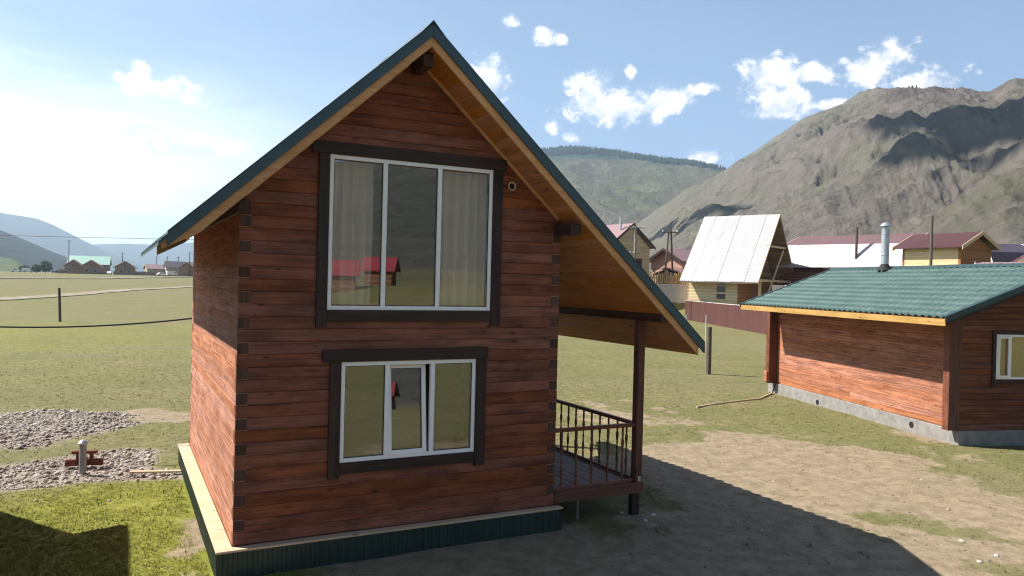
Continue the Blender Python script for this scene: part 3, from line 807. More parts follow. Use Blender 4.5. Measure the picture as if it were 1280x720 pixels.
    for yy in (PY, 3.1, HL-.1):
        MB().box(PX-.065, PX+.065, yy-.01, yy+.12, DZ+.006, 3.068).build('post', M['post'], t, .008)
        MB().box(PX-.075, PX+.06, yy+.035, yy+.15, -.05, DZ-.165).build('post_stub', M['dark_trim'], t, .006)
    MB().box(PX-.075, PX+.075, -.55, HL+.5, 3.072, 3.222).build('porch_beam', M['beam'], t, .006)
    # thin plate fixing bracket, pale, at the post foot
    MB().box(PX-.02, PX+.03, PY-.018, PY-.012, DZ+.01, DZ+.10).build('bracket', M['galv'], t)
    RT = 1.455
    prof = [(.017, .0), (.017, .10), (.012, .12), (.021, .20), (.024, .26), (.014, .36), (.012, .42), (.019, .46), (.012, .50), (.015, .60), (.026, .70), (.022, .76), (.012, .80), (.017, .82), (.017, 1.0)]
    hb = RT-.06-(DZ+.055)
    mbal = MB().lathe([(a, DZ+.055+b_*hb) for a, b_ in prof], (0, 0, 0), 8)
    bal0 = None
    def bal(x, y):
        nonlocal bal0
        if bal0 is None: bal0 = mbal.build('baluster', M['baluster'], t, smooth=False); o = bal0
        else: o = bal0.copy(); col.objects.link(o); o.parent = t
        o.location = (x, y, 0)
    fy = PY+.055
    MB().box(HW+.004, PX-.067, fy-.04, fy+.03, RT-.055, RT).build('rail', M['rail_x'], t, .008)
    MB().box(HW+.004, PX-.067, fy-.025, fy+.025, DZ+.012, DZ+.05).build('bottom_rail', M['rail_x'], t, .006)
    for x in (4.66, 4.92, 5.2, 5.49, 5.77): bal(x, fy)
    MB().box(PX-.035, PX+.035, PY+.13, 3.09, RT-.055, RT).build('rail', M['rail_y'], t, .008)
    MB().box(PX-.025, PX+.025, PY+.13, 3.09, DZ+.012, DZ+.05).build('bottom_rail', M['rail_y'], t, .006)
    for k in range(11): bal(PX, PY+.34+k*.255)
    # stub pipe under the deck
    MB().tube([(5.08, .25, -.05), (5.08, .25, .28), (5.12, .25, .33), (5.4, .25, .345)], .02, 6).build('pipe', M['greypipe'], t)
    return t
big_house()

M['sheer'] = None
def curtain_mat(name, c, tr):
    m = bpy.data.materials.new(name); m.use_nodes = True
    g = NT(m.node_tree); g.n.clear()
    d = g.new('ShaderNodeBsdfDiffuse'); d.inputs[0].default_value = c+(1,)
    t1 = g.new('ShaderNodeBsdfTranslucent'); t1.inputs[0].default_value = c+(1,)
    t2 = g.new('ShaderNodeBsdfTransparent')
    a = g.new('ShaderNodeMixShader'); a.inputs[0].default_value = .45; g.link(d.outputs[0], a.inputs[1]); g.link(t1.outputs[0], a.inputs[2])
    b = g.new('ShaderNodeMixShader'); b.inputs[0].default_value = tr; g.link(a.outputs[0], b.inputs[1]); g.link(t2.outputs[0], b.inputs[2])
    o = g.new('ShaderNodeOutputMaterial'); g.link(b.outputs[0], o.inputs[0])
    return m
M['sheer'] = curtain_mat('sheer_curtain', (.95, .83, .73), .06)
def curtain(x0, x1, z0, z1, y, label, seed):
    n, mz = 90, 14; V = []; F = []
    xs = np.linspace(x0, x1, n)
    for j in range(mz):
        t = j/(mz-1); z = z1+(z0-z1)*t
        a = .026+.020*t
        yy = y+a*np.sin(xs*42+seed+.9*np.sin(xs*9+seed)+.5*t)+.01*np.sin(xs*77+seed*2)
        V.append(np.stack([xs+.01*np.sin(t*5+xs*11), yy, np.full(n, z)], -1))
    i = np.arange(n*mz).reshape(mz, n)
    F = np.stack([i[:-1, :-1], i[:-1, 1:], i[1:, 1:], i[1:, :-1]], -1).reshape(-1, 4)
    o = np_mesh('curtain', np.concatenate(V), F, M['sheer']); return tag(o, label, 'curtain', 'curtains in the upper window')
curtain(1.10, 1.70, 3.16, 5.2, .20, 'sheer pale curtain hanging behind the left pane of the upper window', .3)
curtain(2.62, 3.36, 3.16, 5.2, .20, 'sheer beige curtain hanging behind the right pane of the upper window', 1.9)

# ------------------------------------------------------------------ the low cabin on the right
def small_cabin():
    t = thing('log_cabin', 'low single storey log cabin with green metal tile roof and steel chimney', 'cabin', (19.3, 10.13, 0), math.atan2(-.954, -.3))
    CW = 4.2                                             # local: x along the long wall towards the viewer, y away into the cabin
    b0, z0, pitch = .36, .36, .148
    U0, U1 = .15, 9.0
    EZ, EV = 3.08, -1.36                                  # eave height, eave y
    RY = CW/2; RZ = 4.38
    sl_ = (RZ-EZ)/(RY-EV)
    rz = lambda y: RZ-abs(y-RY)*sl_
    MB().box(0, U1+.05, -.05, CW+.05, -.4, b0-.004).build('foundation', M['concrete'], t, .01)
    ntop = int((rz(0)-.17-z0)/pitch)+1
    # long wall: boards staggered in two lengths
    for k in range(ntop):
        za, zb_ = z0+k*pitch, z0+(k+1)*pitch-.0012
        cut = random.uniform(3.2, 6.2); segs = [(U0+.2, cut-.002), (cut+.002, U1-.2)] if k % 3 else [(U0+.2, U1-.2)]
        for a, b_ in segs: log_piece(a, b_, a, b_, za, zb_, random.uniform(-.003, .003), .14, lambda a_, o, z: (a_, o, z), 'log', M['cab_x_sunlit'], t)
        log_piece(U0+.2, U1-.2, U0+.2, U1-.2, za, zb_, 0, .14, lambda a_, o, z: (a_, CW-o, z), 'log', M['cab_x_sunlit'], t)
    win = (.93, 2.02, 1.585, 2.665)
    def ends(z):
        if z < rz(0)-.20: return (-.30 if z < rz(-.3)-.20 else 0., CW+.30)
        y0 = RY-(RZ-.19-z)/sl_
        return (max(-.3, y0), CW-y0) if CW-2*y0 > .1 else None
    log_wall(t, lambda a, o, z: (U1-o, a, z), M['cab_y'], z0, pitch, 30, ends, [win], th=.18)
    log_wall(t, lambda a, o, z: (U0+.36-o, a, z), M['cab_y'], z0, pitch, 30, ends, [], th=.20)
    # smooth boards closing the crossing log ends at both corners
    hz = rz(-.3)-.22
    for (a, b_) in ((U0+.155, U0+.365), (U1-.185, U1+.008)):
        MB().box(a, b_, -.318, -.302, z0, hz).build('corner_board', M['cab_y'], t, .003)
        MB().box(b_+.001, b_+.014, -.316, -.012, z0, hz).build('corner_board', M['post'], t, .003)
    # gable window
    w = frame_ring(win[0], win[1], win[2], win[3], .055, 0, .055)
    w.box(1.29, 1.36, 0.002, .053, win[2]+.055, win[3]-.055)
    w.v = [(U1-.03+y, x, z) for x, y, z in w.v]
    w = w.build('window', M['pvc'], t, .004)
    for a, b_ in ((win[0]+.055, 1.29), (1.36, win[1]-.055)):
        MB().box(U1-.01, U1+.005, a, b_, win[2]+.055, win[3]-.055).build('pane', M['glass'], w)
    sash = frame_ring(win[0]+.05, 1.292, win[2]+.05, win[3]-.05, .045, 0, .03); sash.v = [(U1+.02+y, x, z) for x, y, z in sash.v]; sash.build('sash', M['pvc'], w, .003)
    for a, b_, c, d in ((win[0]-.10, win[0]-.003, win[2]-.16, win[3]), (win[1]+.003, win[1]+.10, win[2]-.16, win[3]), (win[0]-.12, win[1]+.12, win[3]+.003, win[3]+.09), (win[0], win[1], win[2]-.10, win[2]-.003)):
        MB().box(U1+.007, U1+.04, a, b_, c, d).build('casing_board', M['dark_trim'], w, .003)
    MB().box(U0+.4, U1-.2, .2, CW-.2, z0, z0+.04).build('floor', M['inner'], t)
    MB().box(U1-2.2, U1-2.1, .2, CW-.2, z0+.05, 2.9).build('partition', M['inner'], t)
    # roof
    RU0, RU1 = .36, 10.12
    l = math.hypot(RY-EV, RZ-EZ)
    roof_tiles(t, 'roof_sheet', (RU0, RY, RZ), (1, 0, 0), (0, EV-RY, EZ-RZ), RU1-RU0, l, M['tile'], lift=.0)
    roof_tiles(t, 'roof_sheet', (RU0, RY, RZ), (1, 0, 0), (0, RY-EV, EZ-RZ), RU1-RU0, l, M['tile'], lift=.0)
    for s in (-1, 1):
        yy = lambda d: RY+s*d
        hw = RY-EV
        for nm, d0, d1, dr0, dr1, x0, x1, mt in (('roof_deck', .01, hw-.06, .03, .10, RU0+.04, RU1-.04, M['soffit']),
              ('barge_flashing', .0, hw+.01, -.03, .10, RU1-.02, RU1+.008, M['flash_dark']), ('barge_flashing', .0, hw+.01, -.03, .10, RU0-.008, RU0+.02, M['flash_dark']),
              ('barge_lip', .0, hw+.01, -.036, -.028, RU1-.12, RU1+.010, M['flash_dark']), ('barge_lip', .0, hw+.01, -.036, -.028, RU0-.010, RU0+.10, M['flash_dark']),
              ('barge_board', .02, hw-.05, .075, .19, RU1-.05, RU1-.022, M['dark_trim']), ('barge_board', .02, hw-.05, .075, .19, RU0+.022, RU0+.05, M['dark_trim'])):
            q = [(x0, yy(d0), RZ-d0*sl_-dr0), (x0, yy(d1), RZ-d1*sl_-dr0), (x0, yy(d1), RZ-d1*sl_-dr1), (x0, yy(d0), RZ-d0*sl_-dr1)]
            MB().prism(q, (x1-x0, 0, 0)).build(nm, mt, t)
        # eave board
        y = yy(hw-.03)
        MB().box(RU0+.05, RU1-.02, min(y, y+s*.026), max(y, y+s*.026), EZ-.185, EZ-.03).build('eave_board', M['fascia_cab'], t, .003)
    # ridge cap lengths
    k = 0; x = RU0-.02
    while x < RU1-.1:
        x1 = min(x+1.9, RU1+.02); h = .03+.006*(k % 2)
        MB().prism([(x, RY-.16, RZ-.16*sl_+h), (x, RY-.04, RZ+h+.015), (x, RY+.04, RZ+h+.015), (x, RY+.16, RZ-.16*sl_+h), (x, RY+.16, RZ-.16*sl_+h-.01), (x, RY, RZ+h-.005), (x, RY-.16, RZ-.16*sl_+h-.01)], (x1-x, 0, 0)).build('ridge_cap', M['flash_dark'], t)
        x = x1-.03; k += 1
    # chimney
    cx, cy = 3.55, 1.85
    ch = MB().lathe([(.115, 4.0), (.115, 4.75), (.122, 4.76), (.122, 4.80), (.115, 4.81), (.115, 5.40), (.122, 5.41), (.122, 5.45), (.112, 5.46), (.112, 5.62)], (cx, cy, 0), 16).build('chimney', M['galv'], t)
    MB().lathe([(.17, 5.66), (.18, 5.68), (.10, 5.77), (.02, 5.80)], (cx, cy, 0), 16).build('cowl', M['galv'], ch)
    MB().lathe([(.075, 5.62), (.075, 5.67)], (cx, cy, 0), 10).build('cowl_neck', M['galv'], ch)
    MB().lathe([(.26, rz(cy)+.01), (.20, rz(cy)+.06), (.13, rz(cy)+.16), (.118, rz(cy)+.20)], (cx, cy, 0), 14).build('chimney_collar', M['rubber'], ch)
    # round vents in the plinth, meter box, conduit
    for u, z in ((3.12, .10), (7.42, .20)):
        MB().lathe([(.085, -.052), (.085, -.05), (.075, -.062), (.065, -.05), (.06, -.045), (.0, -.045)][0:5], (u, 0, z), 14, 'Y').build('vent', M['hole'], t)
    mb = MB().box(U0+.20, U0+.42, -.42, -.32, .42, .78).build('meter_box', M['cab_x_sunlit'], t, .008)
    MB().tube([(U0+.45, -.10, .42), (U0+.46, -.12, .30), (U0+.40, -.14, .12), (U0+.34, -.15, -.05)], .022, 6).build('conduit', M['rubber'], t)
    return t
def cabin_curtain():
    V = []; n = 60
    xs = np.linspace(.98, 1.98, n)
    for z in np.linspace(2.66, 1.60, 8): V.append(np.stack([9.0-.14+.02*np.sin(xs*38)+.008*np.sin(xs*91), xs, np.full(n, z)], -1))
    i = np.arange(n*8).reshape(8, n); F = np.stack([i[:-1, :-1], i[:-1, 1:], i[1:, 1:], i[1:, :-1]], -1).reshape(-1, 4)
    o = np_mesh('curtain', np.concatenate(V), F, curtain_mat('mustard_curtain', (.80, .45, .12), .05))
    o.location = (19.3, 10.13, 0); o.rotation_euler = (0, 0, math.atan2(-.954, -.3))
    tag(o, 'mustard yellow curtain behind the gable window of the low cabin', 'curtain')
def tile_material():
    m, g, b = new_mat('green_metal_tile')
    tc = g.new('ShaderNodeTexCoord').outputs['Object']
    n = g.noise(tc, 1.7, 5, .6); n2 = g.noise(tc, 14, 3, .6)
    c = g.mix(g.mapr(n, .3, .7), (.040, .080, .076), (.062, .110, .104))
    c = g.mix(g.mapr(n2, .55, .8, 0, .35), c, (.09, .165, .15))
    g.link(c, b.inputs['Base Color']); b.inputs['Roughness'].default_value = .6; b.inputs['Specular IOR Level'].default_value = .3
    return m
M['tile'] = tile_material()
M['flash_dark'] = plain('dark_green_flashing', (.028, .055, .060), .45, 0, .15)
small_cabin(); cabin_curtain()

# ------------------------------------------------------------------ village houses
def wall_mat(name, c1, c2, rows=.16, axis=2):
    """log or board wall far away: courses as relief, own tones"""
    m, g, b = new_mat(name)
    tc = g.new('ShaderNodeTexCoord').outputs['Object']
    sp = g.new('ShaderNodeSeparateXYZ'); g.link(tc, sp.inputs[0])
    q = g.math('DIVIDE', sp.outputs[axis], rows); fr = g.math('FRACT', q); fl = g.math('FLOOR', q)
    wn = g.new('ShaderNodeTexWhiteNoise', noise_dimensions='1D'); g.link(fl, wn.inputs['W'])
    n = g.noise(g.mapping(tc, (1, 1, 6)), 1.2, 5, .6)
    f = g.math('ADD', g.math('MULTIPLY', wn.outputs[0], .45), g.math('MULTIPLY', n, .55))
    c = g.mix(g.mapr(f, .25, .75), c1, c2)
    seam = g.mapr(g.math('ABSOLUTE', g.math('SUBTRACT', fr, .5)), .40, .49)
    c = g.mix(g.math('MULTIPLY', seam, .5), c, tuple(x*.35 for x in c1))
    g.link(c, b.inputs['Base Color']); b.inputs['Roughness'].default_value = .7; b.inputs['Specular IOR Level'].default_value = .2
    bump(g, b, g.math('SUBTRACT', 1., seam), .5, .03)
    return m
M['w_pale'] = wall_mat('pale_timber_wall', (.56, .43, .24), (.74, .60, .37))
M['w_orange'] = wall_mat('orange_timber_wall', (.26, .115, .042), (.38, .185, .072))
M['w_dark'] = wall_mat('brown_timber_wall', (.12, .055, .03), (.22, .11, .06))
M['w_pink'] = wall_mat('pink_plaster_wall', (.36, .215, .165), (.44, .28, .22), 3.)
M['w_beige'] = wall_mat('beige_siding', (.34, .29, .20), (.44, .38, .28), .2)
M['w_brick'] = wall_mat('red_brick_wall', (.24, .12, .09), (.34, .18, .13), .09)
M['w_far'] = wall_mat('far_timber_wall', (.22, .13, .075), (.32, .20, .12), .2)
def rib_mat(name, c, rough=.45, pitch=.25, metal=0.):
    m, g, b = new_mat(name)
    tc = g.new('ShaderNodeTexCoord').outputs['Object']
    sp = g.new('ShaderNodeSeparateXYZ'); g.link(tc, sp.inputs[0])
    fr = g.math('FRACT', g.math('DIVIDE', sp.outputs[1], pitch))
    rib = g.mapr(g.math('ABSOLUTE', g.math('SUBTRACT', fr, .5)), .30, .42)
    n = g.noise(tc, .8, 5, .6); oi = g.new('ShaderNodeObjectInfo').outputs['Random']
    cc = g.mix(g.mapr(n, .3, .7), tuple(x*.88 for x in c), tuple(min(.95, x*1.08) for x in c))
    h = g.new('ShaderNodeHueSaturation'); g.link(cc, h.inputs['Color']); g.link(g.mapr(oi, 0, 1, .93, 1.05, False), h.inputs['Value'])
    g.link(h.outputs[0], b.inputs['Base Color']); b.inputs['Roughness'].default_value = rough; b.inputs['Metallic'].default_value = metal
    bump(g, b, rib, .6, .03)
    return m
M['r_white'] = rib_mat('white_metal_roofing', (.43, .40, .42), .4, .3)
M['r_pink'] = rib_mat('faded_red_roofing', (.25, .155, .165), .5)
M['r_red'] = rib_mat('bright_red_roofing', (.26, .03, .045), .45)
M['r_brown'] = rib_mat('brown_red_roofing', (.075, .028, .027), .45)
M['r_maroon'] = rib_mat('maroon_roofing', (.16, .085, .085), .45)
M['r_purple'] = rib_mat('dark_purple_roofing', (.055, .042, .060), .5)
M['r_green'] = rib_mat('pale_green_roofing', (.22, .40, .33), .4)
M['r_far'] = rib_mat('far_brown_roofing', (.24, .15, .12), .6)
M['whitetrim'] = plain('white_trim_board', (.78, .75, .72), .5)
M['paletrim'] = plain('pale_trim_board', (.56, .42, .26), .6)
M['under'] = wall_mat('dark_roof_underside', (.24, .16, .10), (.42, .29, .19), .2)
M['win_dark'] = plain('dark_window_glass', (.03, .035, .04), .08, 0, .1, 3., .6)

def village_house(name, label, cat, cx, cy, az, w, l, prof, wall_top, m_gable, m_side, m_roof, m_trim, over=.45, wins=(), gable_top=None, roofs=None, zoff=0., base_h=1.2, group=None, chimney=None, zabs=None):
    """local y = ridge direction; gables at y = +-l/2. prof: right half of the roof line [(x, z) eave .. ridge], z above the local floor.
    wins: (face, a, z, w, h) face in 'f','b','l','r'"""
    z0 = gz(cx, cy)+zoff if zabs is None else zabs
    t = thing(name, label, cat, (cx, cy, z0), -R(az), group)
    hw, hl = w/2, l/2
    roofs = roofs or [m_roof]*len(prof)
    # walls: prism following the roof line
    def line(x):
        x = abs(x); P_ = prof
        for (xa, za), (xb, zb_) in zip(P_[:-1], P_[1:]):
            if xb <= x <= xa: return za+(zb_-za)*(xa-x)/(xa-xb) if xa > xb else za
        return P_[0][1]
    xs = [hw]+[p[0] for p in prof if p[0] < hw-.01 and p[0] > .01]+[0]
    top = [(x, min(line(x)-.15, 99)) for x in xs]
    top[0] = (hw, min(wall_top, line(hw)-.05))
    poly = [(-hw, -base_h)]+[(-x, z) for x, z in top]+[(x, z) for x, z in top[::-1][1:]]+[(hw, -base_h)]
    MB().prism([(x, -hl, z) for x, z in poly], (0, .2, 0)).build('gable_wall', m_gable, t)
    MB().prism([(x, hl-.2, z) for x, z in poly], (0, .2, 0)).build('gable_wall', m_gable, t)
    for s in (-1, 1): MB().box(min(s*hw, s*(hw-.2)), max(s*hw, s*(hw-.2)), -hl+.201, hl-.201, -base_h, top[0][1]).build('side_wall', m_side, t)
    # roof slabs
    for s in (-1, 1):
        for i, ((xa, za), (xb, zb_)) in enumerate(zip(prof[:-1], prof[1:])):
            th = .12
            q = [(s*xa, -hl-over, za), (s*xb, -hl-over, zb_), (s*xb, -hl-over, zb_+th), (s*xa, -hl-over, za+th)]
            MB().prism(q, (0, l+2*over, 0)).build('roof_slope', roofs[i], t)
            for yy in (-hl-over-.06, hl+over+.01):
                d = .16
                q2 = [(s*xa, yy, za-d), (s*xb, yy, zb_-d), (s*xb, yy, zb_+th+.03), (s*xa, yy, za+th+.03)]
                MB().prism(q2, (0, .05, 0)).build('barge_board', m_trim, t)
    for (face, a, z, ww, hh) in wins:
        o = -.03
        def F_(u, d, zz): return {'f': (u, -hl+d, zz), 'b': (u, hl-d, zz), 'l': (-hw+d, u, zz), 'r': (hw-d, u, zz)}[face]
        fm = frame_ring(a-ww/2-.09, a+ww/2+.09, z-hh/2-.09, z+hh/2+.09, .09, -.06, .02); fm.v = [F_(*q) for q in fm.v]; fo = fm.build('window', m_trim, t)
        pm = MB().box(a-ww/2, a+ww/2, -.02, .015, z-hh/2, z+hh/2); pm.v = [F_(*q) for q in pm.v]; pm.build('pane', M['win_dark'], fo)
        if ww > .7:
            bm_ = MB().box(a-.03, a+.03, -.045, -.021, z-hh/2, z+hh/2); bm_.v = [F_(*q) for q in bm_.v]; bm_.build('mullion', m_trim, fo)
    if chimney:
        x, y, h, r_ = chimney
        MB().lathe([(r_, line(x)-.2), (r_, line(x)+h), (r_*1.3, line(x)+h+.02), (r_*1.3, line(x)+h+.12)], (x, y, 0), 8).build('chimney', M['galv'], t)
    return t

# left of the view line to the right: tall beige and brick house
village_house('village_house', 'tall beige gabled house with brick lower storey and faded red roof', 'house', 53.4, 70.2, -9, 6.6, 8, [(3.9, 8.2), (0, 11.0)], 8.2, M['w_beige'], M['w_brick'], M['r_pink'], M['dark_trim'], .4,
    [('f', 1.4, 6.2, .9, 1.2), ('f', -1.2, 6.2, .9, 1.2), ('f', 1.2, 3.4, .9, 1.3)], zabs=.1, base_h=2, chimney=(-1.2, -3.4, 1.6, .14))
village_house('village_house', 'small pink walled house with red roof behind the picket palisade', 'house', 66.6, 70.8, 80, 5.4, 8, [(3.3, 3.9), (0, 5.6)], 4.2, M['w_pink'], M['w_pink'], M['r_pink'], M['dark_trim'], .7,
    [('f', 0, 2.6, 1.0, 1.0), ('f', 1.5, 1.2, .8, 1)], zabs=2.9, base_h=3)
village_house('shed', 'low shed with flat red roof in front of the pink house', 'shed', 62.0, 66.0, 80, 4.0, 5, [(2.4, 2.2), (0, 2.8)], 2.1, M['w_pink'], M['w_dark'], M['r_pink'], M['dark_trim'], .3, zabs=2.9, base_h=3)

# the steep white roofed house: open truss porch at the near gable
def white_roof_house():
    cx, cy = 61.0, 55.2
    t = thing('village_house', 'unfinished pale timber house under a very steep white metal roof', 'house', (cx, cy, .25), -R(-24.2))
    hw, hl = 4.9, 3.95
    EZ_, EX, RZ_ = 4.0, 6.0, 11.5
    sl_ = (RZ_-EZ_)/EX
    # walls: near third is an open porch
    py = -hl+1.9
    for x in (-hw, hw-.2): MB().box(x, x+.2, py+.2, hl, -.6, 4.7).build('side_wall', M['w_pale'], t)
    MB().box(-hw, hw, py, py+.2, -.6, 4.7).build('front_wall', M['w_orange'], t)  # same timber as the side walls, coloured darker for the porch's shade
    MB().prism([(-4.8, py+.02, 4.72), (4.8, py+.02, 4.72), (.1, py+.02, RZ_-.35), (-.1, py+.02, RZ_-.35)], (0, .18, 0)).build('gable_wall', M['under'], t)
    MB().prism([(-hw, hl-.2, 4.72), (hw, hl-.2, 4.72), (.1, hl-.2, RZ_-.4), (-.1, hl-.2, RZ_-.4)], (0, .2, 0)).build('gable_wall', M['w_pale'], t)
    MB().box(-hw, hw, hl-.21, hl, -.6, 4.7).build('back_wall', M['w_pale'], t)
    # the near pale return wall on the left, beside the porch opening
    for z0_, hh in ((2.2, .55), (2.95, .65), (3.75, .25)):
        w = frame_ring(py+1.45, py+2.55, z0_-.04, z0_+hh+.04, .05, -.05, .0); w.v = [(-hw+y, x, z) for x, y, z in w.v]; wo = w.build('window', M['paletrim'], t)
        MB().box(-hw-.03, -hw-.005, py+1.5, py+2.5, z0_, z0_+hh).build('pane', M['win_dark'], wo)
    # roof in sheets
    for s in (-1, 1):
        n = 6; L_ = 2*hl+.9
        for k in range(n):
            y0 = -hl-.5+k*L_/n; y1 = y0+L_/n-.03; j = .02*(k % 2)
            q = [(s*EX, y0, EZ_+j), (0, y0, RZ_+j), (0, y0, RZ_+.10+j), (s*EX, y0, EZ_+.10+j)]
            MB().prism(q, (0, y1-y0, 0)).build('roof_sheet', M['r_white'], t)
        q = [(s*(EX-.05), -hl-.4, EZ_-.12), (0, -hl-.4, RZ_-.12), (0, -hl-.4, RZ_-.012), (s*(EX-.05), -hl-.4, EZ_-.012)]
        MB().prism(q, (0, L_-.2, 0)).build('roof_deck', M['under'], t)
        q = [(s*EX, -hl-.56, EZ_-.16), (0, -hl-.56, RZ_-.16), (0, -hl-.56, RZ_+.14), (s*EX, -hl-.56, EZ_+.14)]
        MB().prism(q, (0, .05, 0)).build('barge_board', M['paletrim'], t)
    MB().box(-5.6, 5.6, -hl-.35, -hl-.15, 4.15, 4.4).build('tie_beam', M['paletrim'], t)
    MB().box(-2.9, 2.9, -hl-.34, -hl-.16, 7.9, 8.1).build('collar_beam', M['paletrim'], t)
    for s in (-1, 1):
        MB().box(s*4.7-.12, s*4.7+.12, -hl-.36, -hl-.12, -.6, 4.14).build('post', M['paletrim'], t)
        q = [(s*3.4, -hl-.30, 4.42), (s*3.65, -hl-.30, 4.42), (s*.4, -hl-.30, 8.4), (s*.15, -hl-.30, 8.4)]
    MB().prism([(-3.9, -hl-.42, 1.6), (-3.6, -hl-.42, 1.6), (1.9, -hl-.42, 7.7), (1.6, -hl-.42, 7.7)], (0, .1, 0)).build('brace', M['paletrim'], t)
    MB().box(-hw-.6, hw+.6, -hl-.5, hl, -.7, .3).build('base', M['concrete'], t)
    return t
white_roof_house()
village_house('village_house', 'big gambrel house with blazing white lower roof and maroon upper roof', 'house', 73.6, 49.4, -17, 10.2, 13, [(5.9, 3.7), (4.5, 6.2), (0, 7.5)], 3.6, M['w_dark'], M['w_dark'], M['r_maroon'], M['whitetrim'], .5,
    [('f', 0, 4.2, 1.0, 1.2), ('f', -2.4, 1.7, 1.2, 1.3), ('f', 2.4, 1.7, 1.2, 1.3), ('l', -4.4, 1.9, 1.4, 1.2), ('l', 0, 1.9, 1.4, 1.2)], roofs=[M['r_white'], M['r_maroon']], zoff=-.4, base_h=2.5)
village_house('village_house', 'orange timber house with brown red roof behind the ridge of the cabin', 'house', 59.5, 30.0, -2, 4.2, 4.9, [(2.75, 5.5), (0, 6.75)], 5.5, M['w_orange'], M['w_pale'], M['r_brown'], M['paletrim'], .45,  # side walls in paler timber than the gable: sunlight painted into the colour
    [('l', 1.0, 2.6, 1.0, 1.1), ('l', -1.0, 2.6, 1.0, 1.1)], zabs=1.75, base_h=4)
village_house('village_house', 'yellow walled gambrel house with dark purple roof and white trim', 'house', 77.5, 36.6, 110, 6.4, 5, [(3.8, 3.0), (2.8, 5.1), (0, 6.1)], 2.9, M['w_pale'], M['w_pale'], M['r_purple'], M['whitetrim'], .4,
    [('f', 0, 3.4, .9, 1)], zoff=-.4, base_h=3)
village_house('village_house', 'orange gabled timber house at the right end of the village row', 'house', 76.6, 31.2, 50, 5.4, 6, [(3.4, 3.6), (0, 5.6)], 3.7, M['w_orange'], M['w_orange'], M['r_brown'], M['paletrim'], .7, [('f', 0, 2.4, 1, 1.1)], zoff=-.2, base_h=3)
village_house('village_house', 'low house with pink roof and a small dark gable facing the cabin', 'house', 50.2, 16.9, -30, 5.2, 7.6, [(3.0, 4.0), (0, 5.5)], 4.0, M['w_dark'], M['w_dark'], M['r_pink'], M['whitetrim'], .4, zabs=.1, base_h=3)
low = [o for o in col.objects if o.get('label', '').startswith('low house with pink')][0]
MB().prism([(-2.55, 1.0, 4.15), (-2.55, 2.6, 4.15), (-2.55, 1.8, 5.25)], (2.0, 0, 0)).build('dormer', M['w_dark'], low)
for s_ in (-1, 1): MB().prism([(-2.75, 1.8, 5.36), (-2.75, 1.8+s_*1.0, 4.0), (-2.75, 1.8+s_*1.0, 3.93), (-2.75, 1.8, 5.28)], (2.2, 0, 0)).build('dormer_roof', M['r_brown'], low)
def dormer():
    t = bpy.data.objects[-1] if False else None
# pale shed at the left foot of the gambrel house, seen under its roof
village_house('shed', 'small pale timber shed between the white roofed house and the gambrel house', 'shed', 59.5, 44.0, -17, 3.2, 4, [(2.0, 2.7), (0, 3.4)], 2.7, M['w_pale'], M['w_pale'], M['r_brown'], M['whitetrim'], .3, [('l', 0, 1.8, 1.3, .9)], zoff=-.2, base_h=2)

# ------------------------------------------------------------------ fences, poles
def sheet_fence(name, label, pts, h, mat, post_mat, sheet=1.15, postgap=2.4, zabs=None):
    gz = globals()['gz'] if zabs is None else (lambda x, y: zabs)
    p0 = Vector((*pts[0], 0)); p1 = Vector((*pts[1], 0)); L_ = (p1-p0).length; d = (p1-p0)/L_
    zc = gz(*pts[0])
    t = thing(name, label, 'fence', (p0.x, p0.y, 0), math.atan2(d.y, d.x))
    loc = lambda s: p0+d*s
    n = int(L_/sheet)
    for k in range(n):
        a, b_ = k*sheet, (k+1)*sheet-.01; V = []; q = loc((a+b_)/2); zg = gz(q.x, q.y)-.03; x = a; pts_ = []
        hh = h+random.uniform(-.02, .02)
        while x < b_-.02:
            for dx, oo in ((0, 0), (.09, 0), (.105, .02), (.20, .02)): 
                if x+dx < b_: pts_.append((x+dx, oo))
            x += .215
        pts_.append((b_, 0)); m_ = len(pts_)
        for off in (0, .004):
            for (x, oo) in pts_: V += [(x, oo+off, zg), (x, oo+off, zg+hh)]
        F = [(2*i, 2*i+2, 2*i+3, 2*i+1) for i in range(m_-1)]+[(2*m_+2*i, 2*m_+2*i+1, 2*m_+2*i+3, 2*m_+2*i+2) for i in range(m_-1)]
        MB().add(V, F).build('fence_sheet', mat, t, recalc=False)
    x = 0.
    while x <= L_:
        q = loc(x); zg = gz(q.x, q.y)
        for off in (.03,):
            MB().box(x-.03, x+.03, .03, .09, zg-.2, zg+h+.05).build('post', post_mat, t)
        x += postgap
    q = loc(L_/2); zg = gz(q.x, q.y)
    MB().box(0, L_, .022, .05, zg+h-.04, zg+h+.02).build('top_rail', post_mat, t)
    MB().box(0, L_, .026, .029+.03, zg+.35, zg+.40).build('rail', post_mat, t)
    return t
sheet_fence('fence', 'dark brown ribbed metal fence standing between meadow and village', [(54.9, 57.0), (44.6, 34.6)], 2.15, M['brown_sheet'], M['steelpost'], postgap=5.75)
sheet_fence('fence', 'pale grey ribbed metal fence behind the dark brown fence', [(53.2, 59.8), (57.0, 57.2)], 2.0, M['grey_sheet'], M['steelpost'], zabs=1.9)
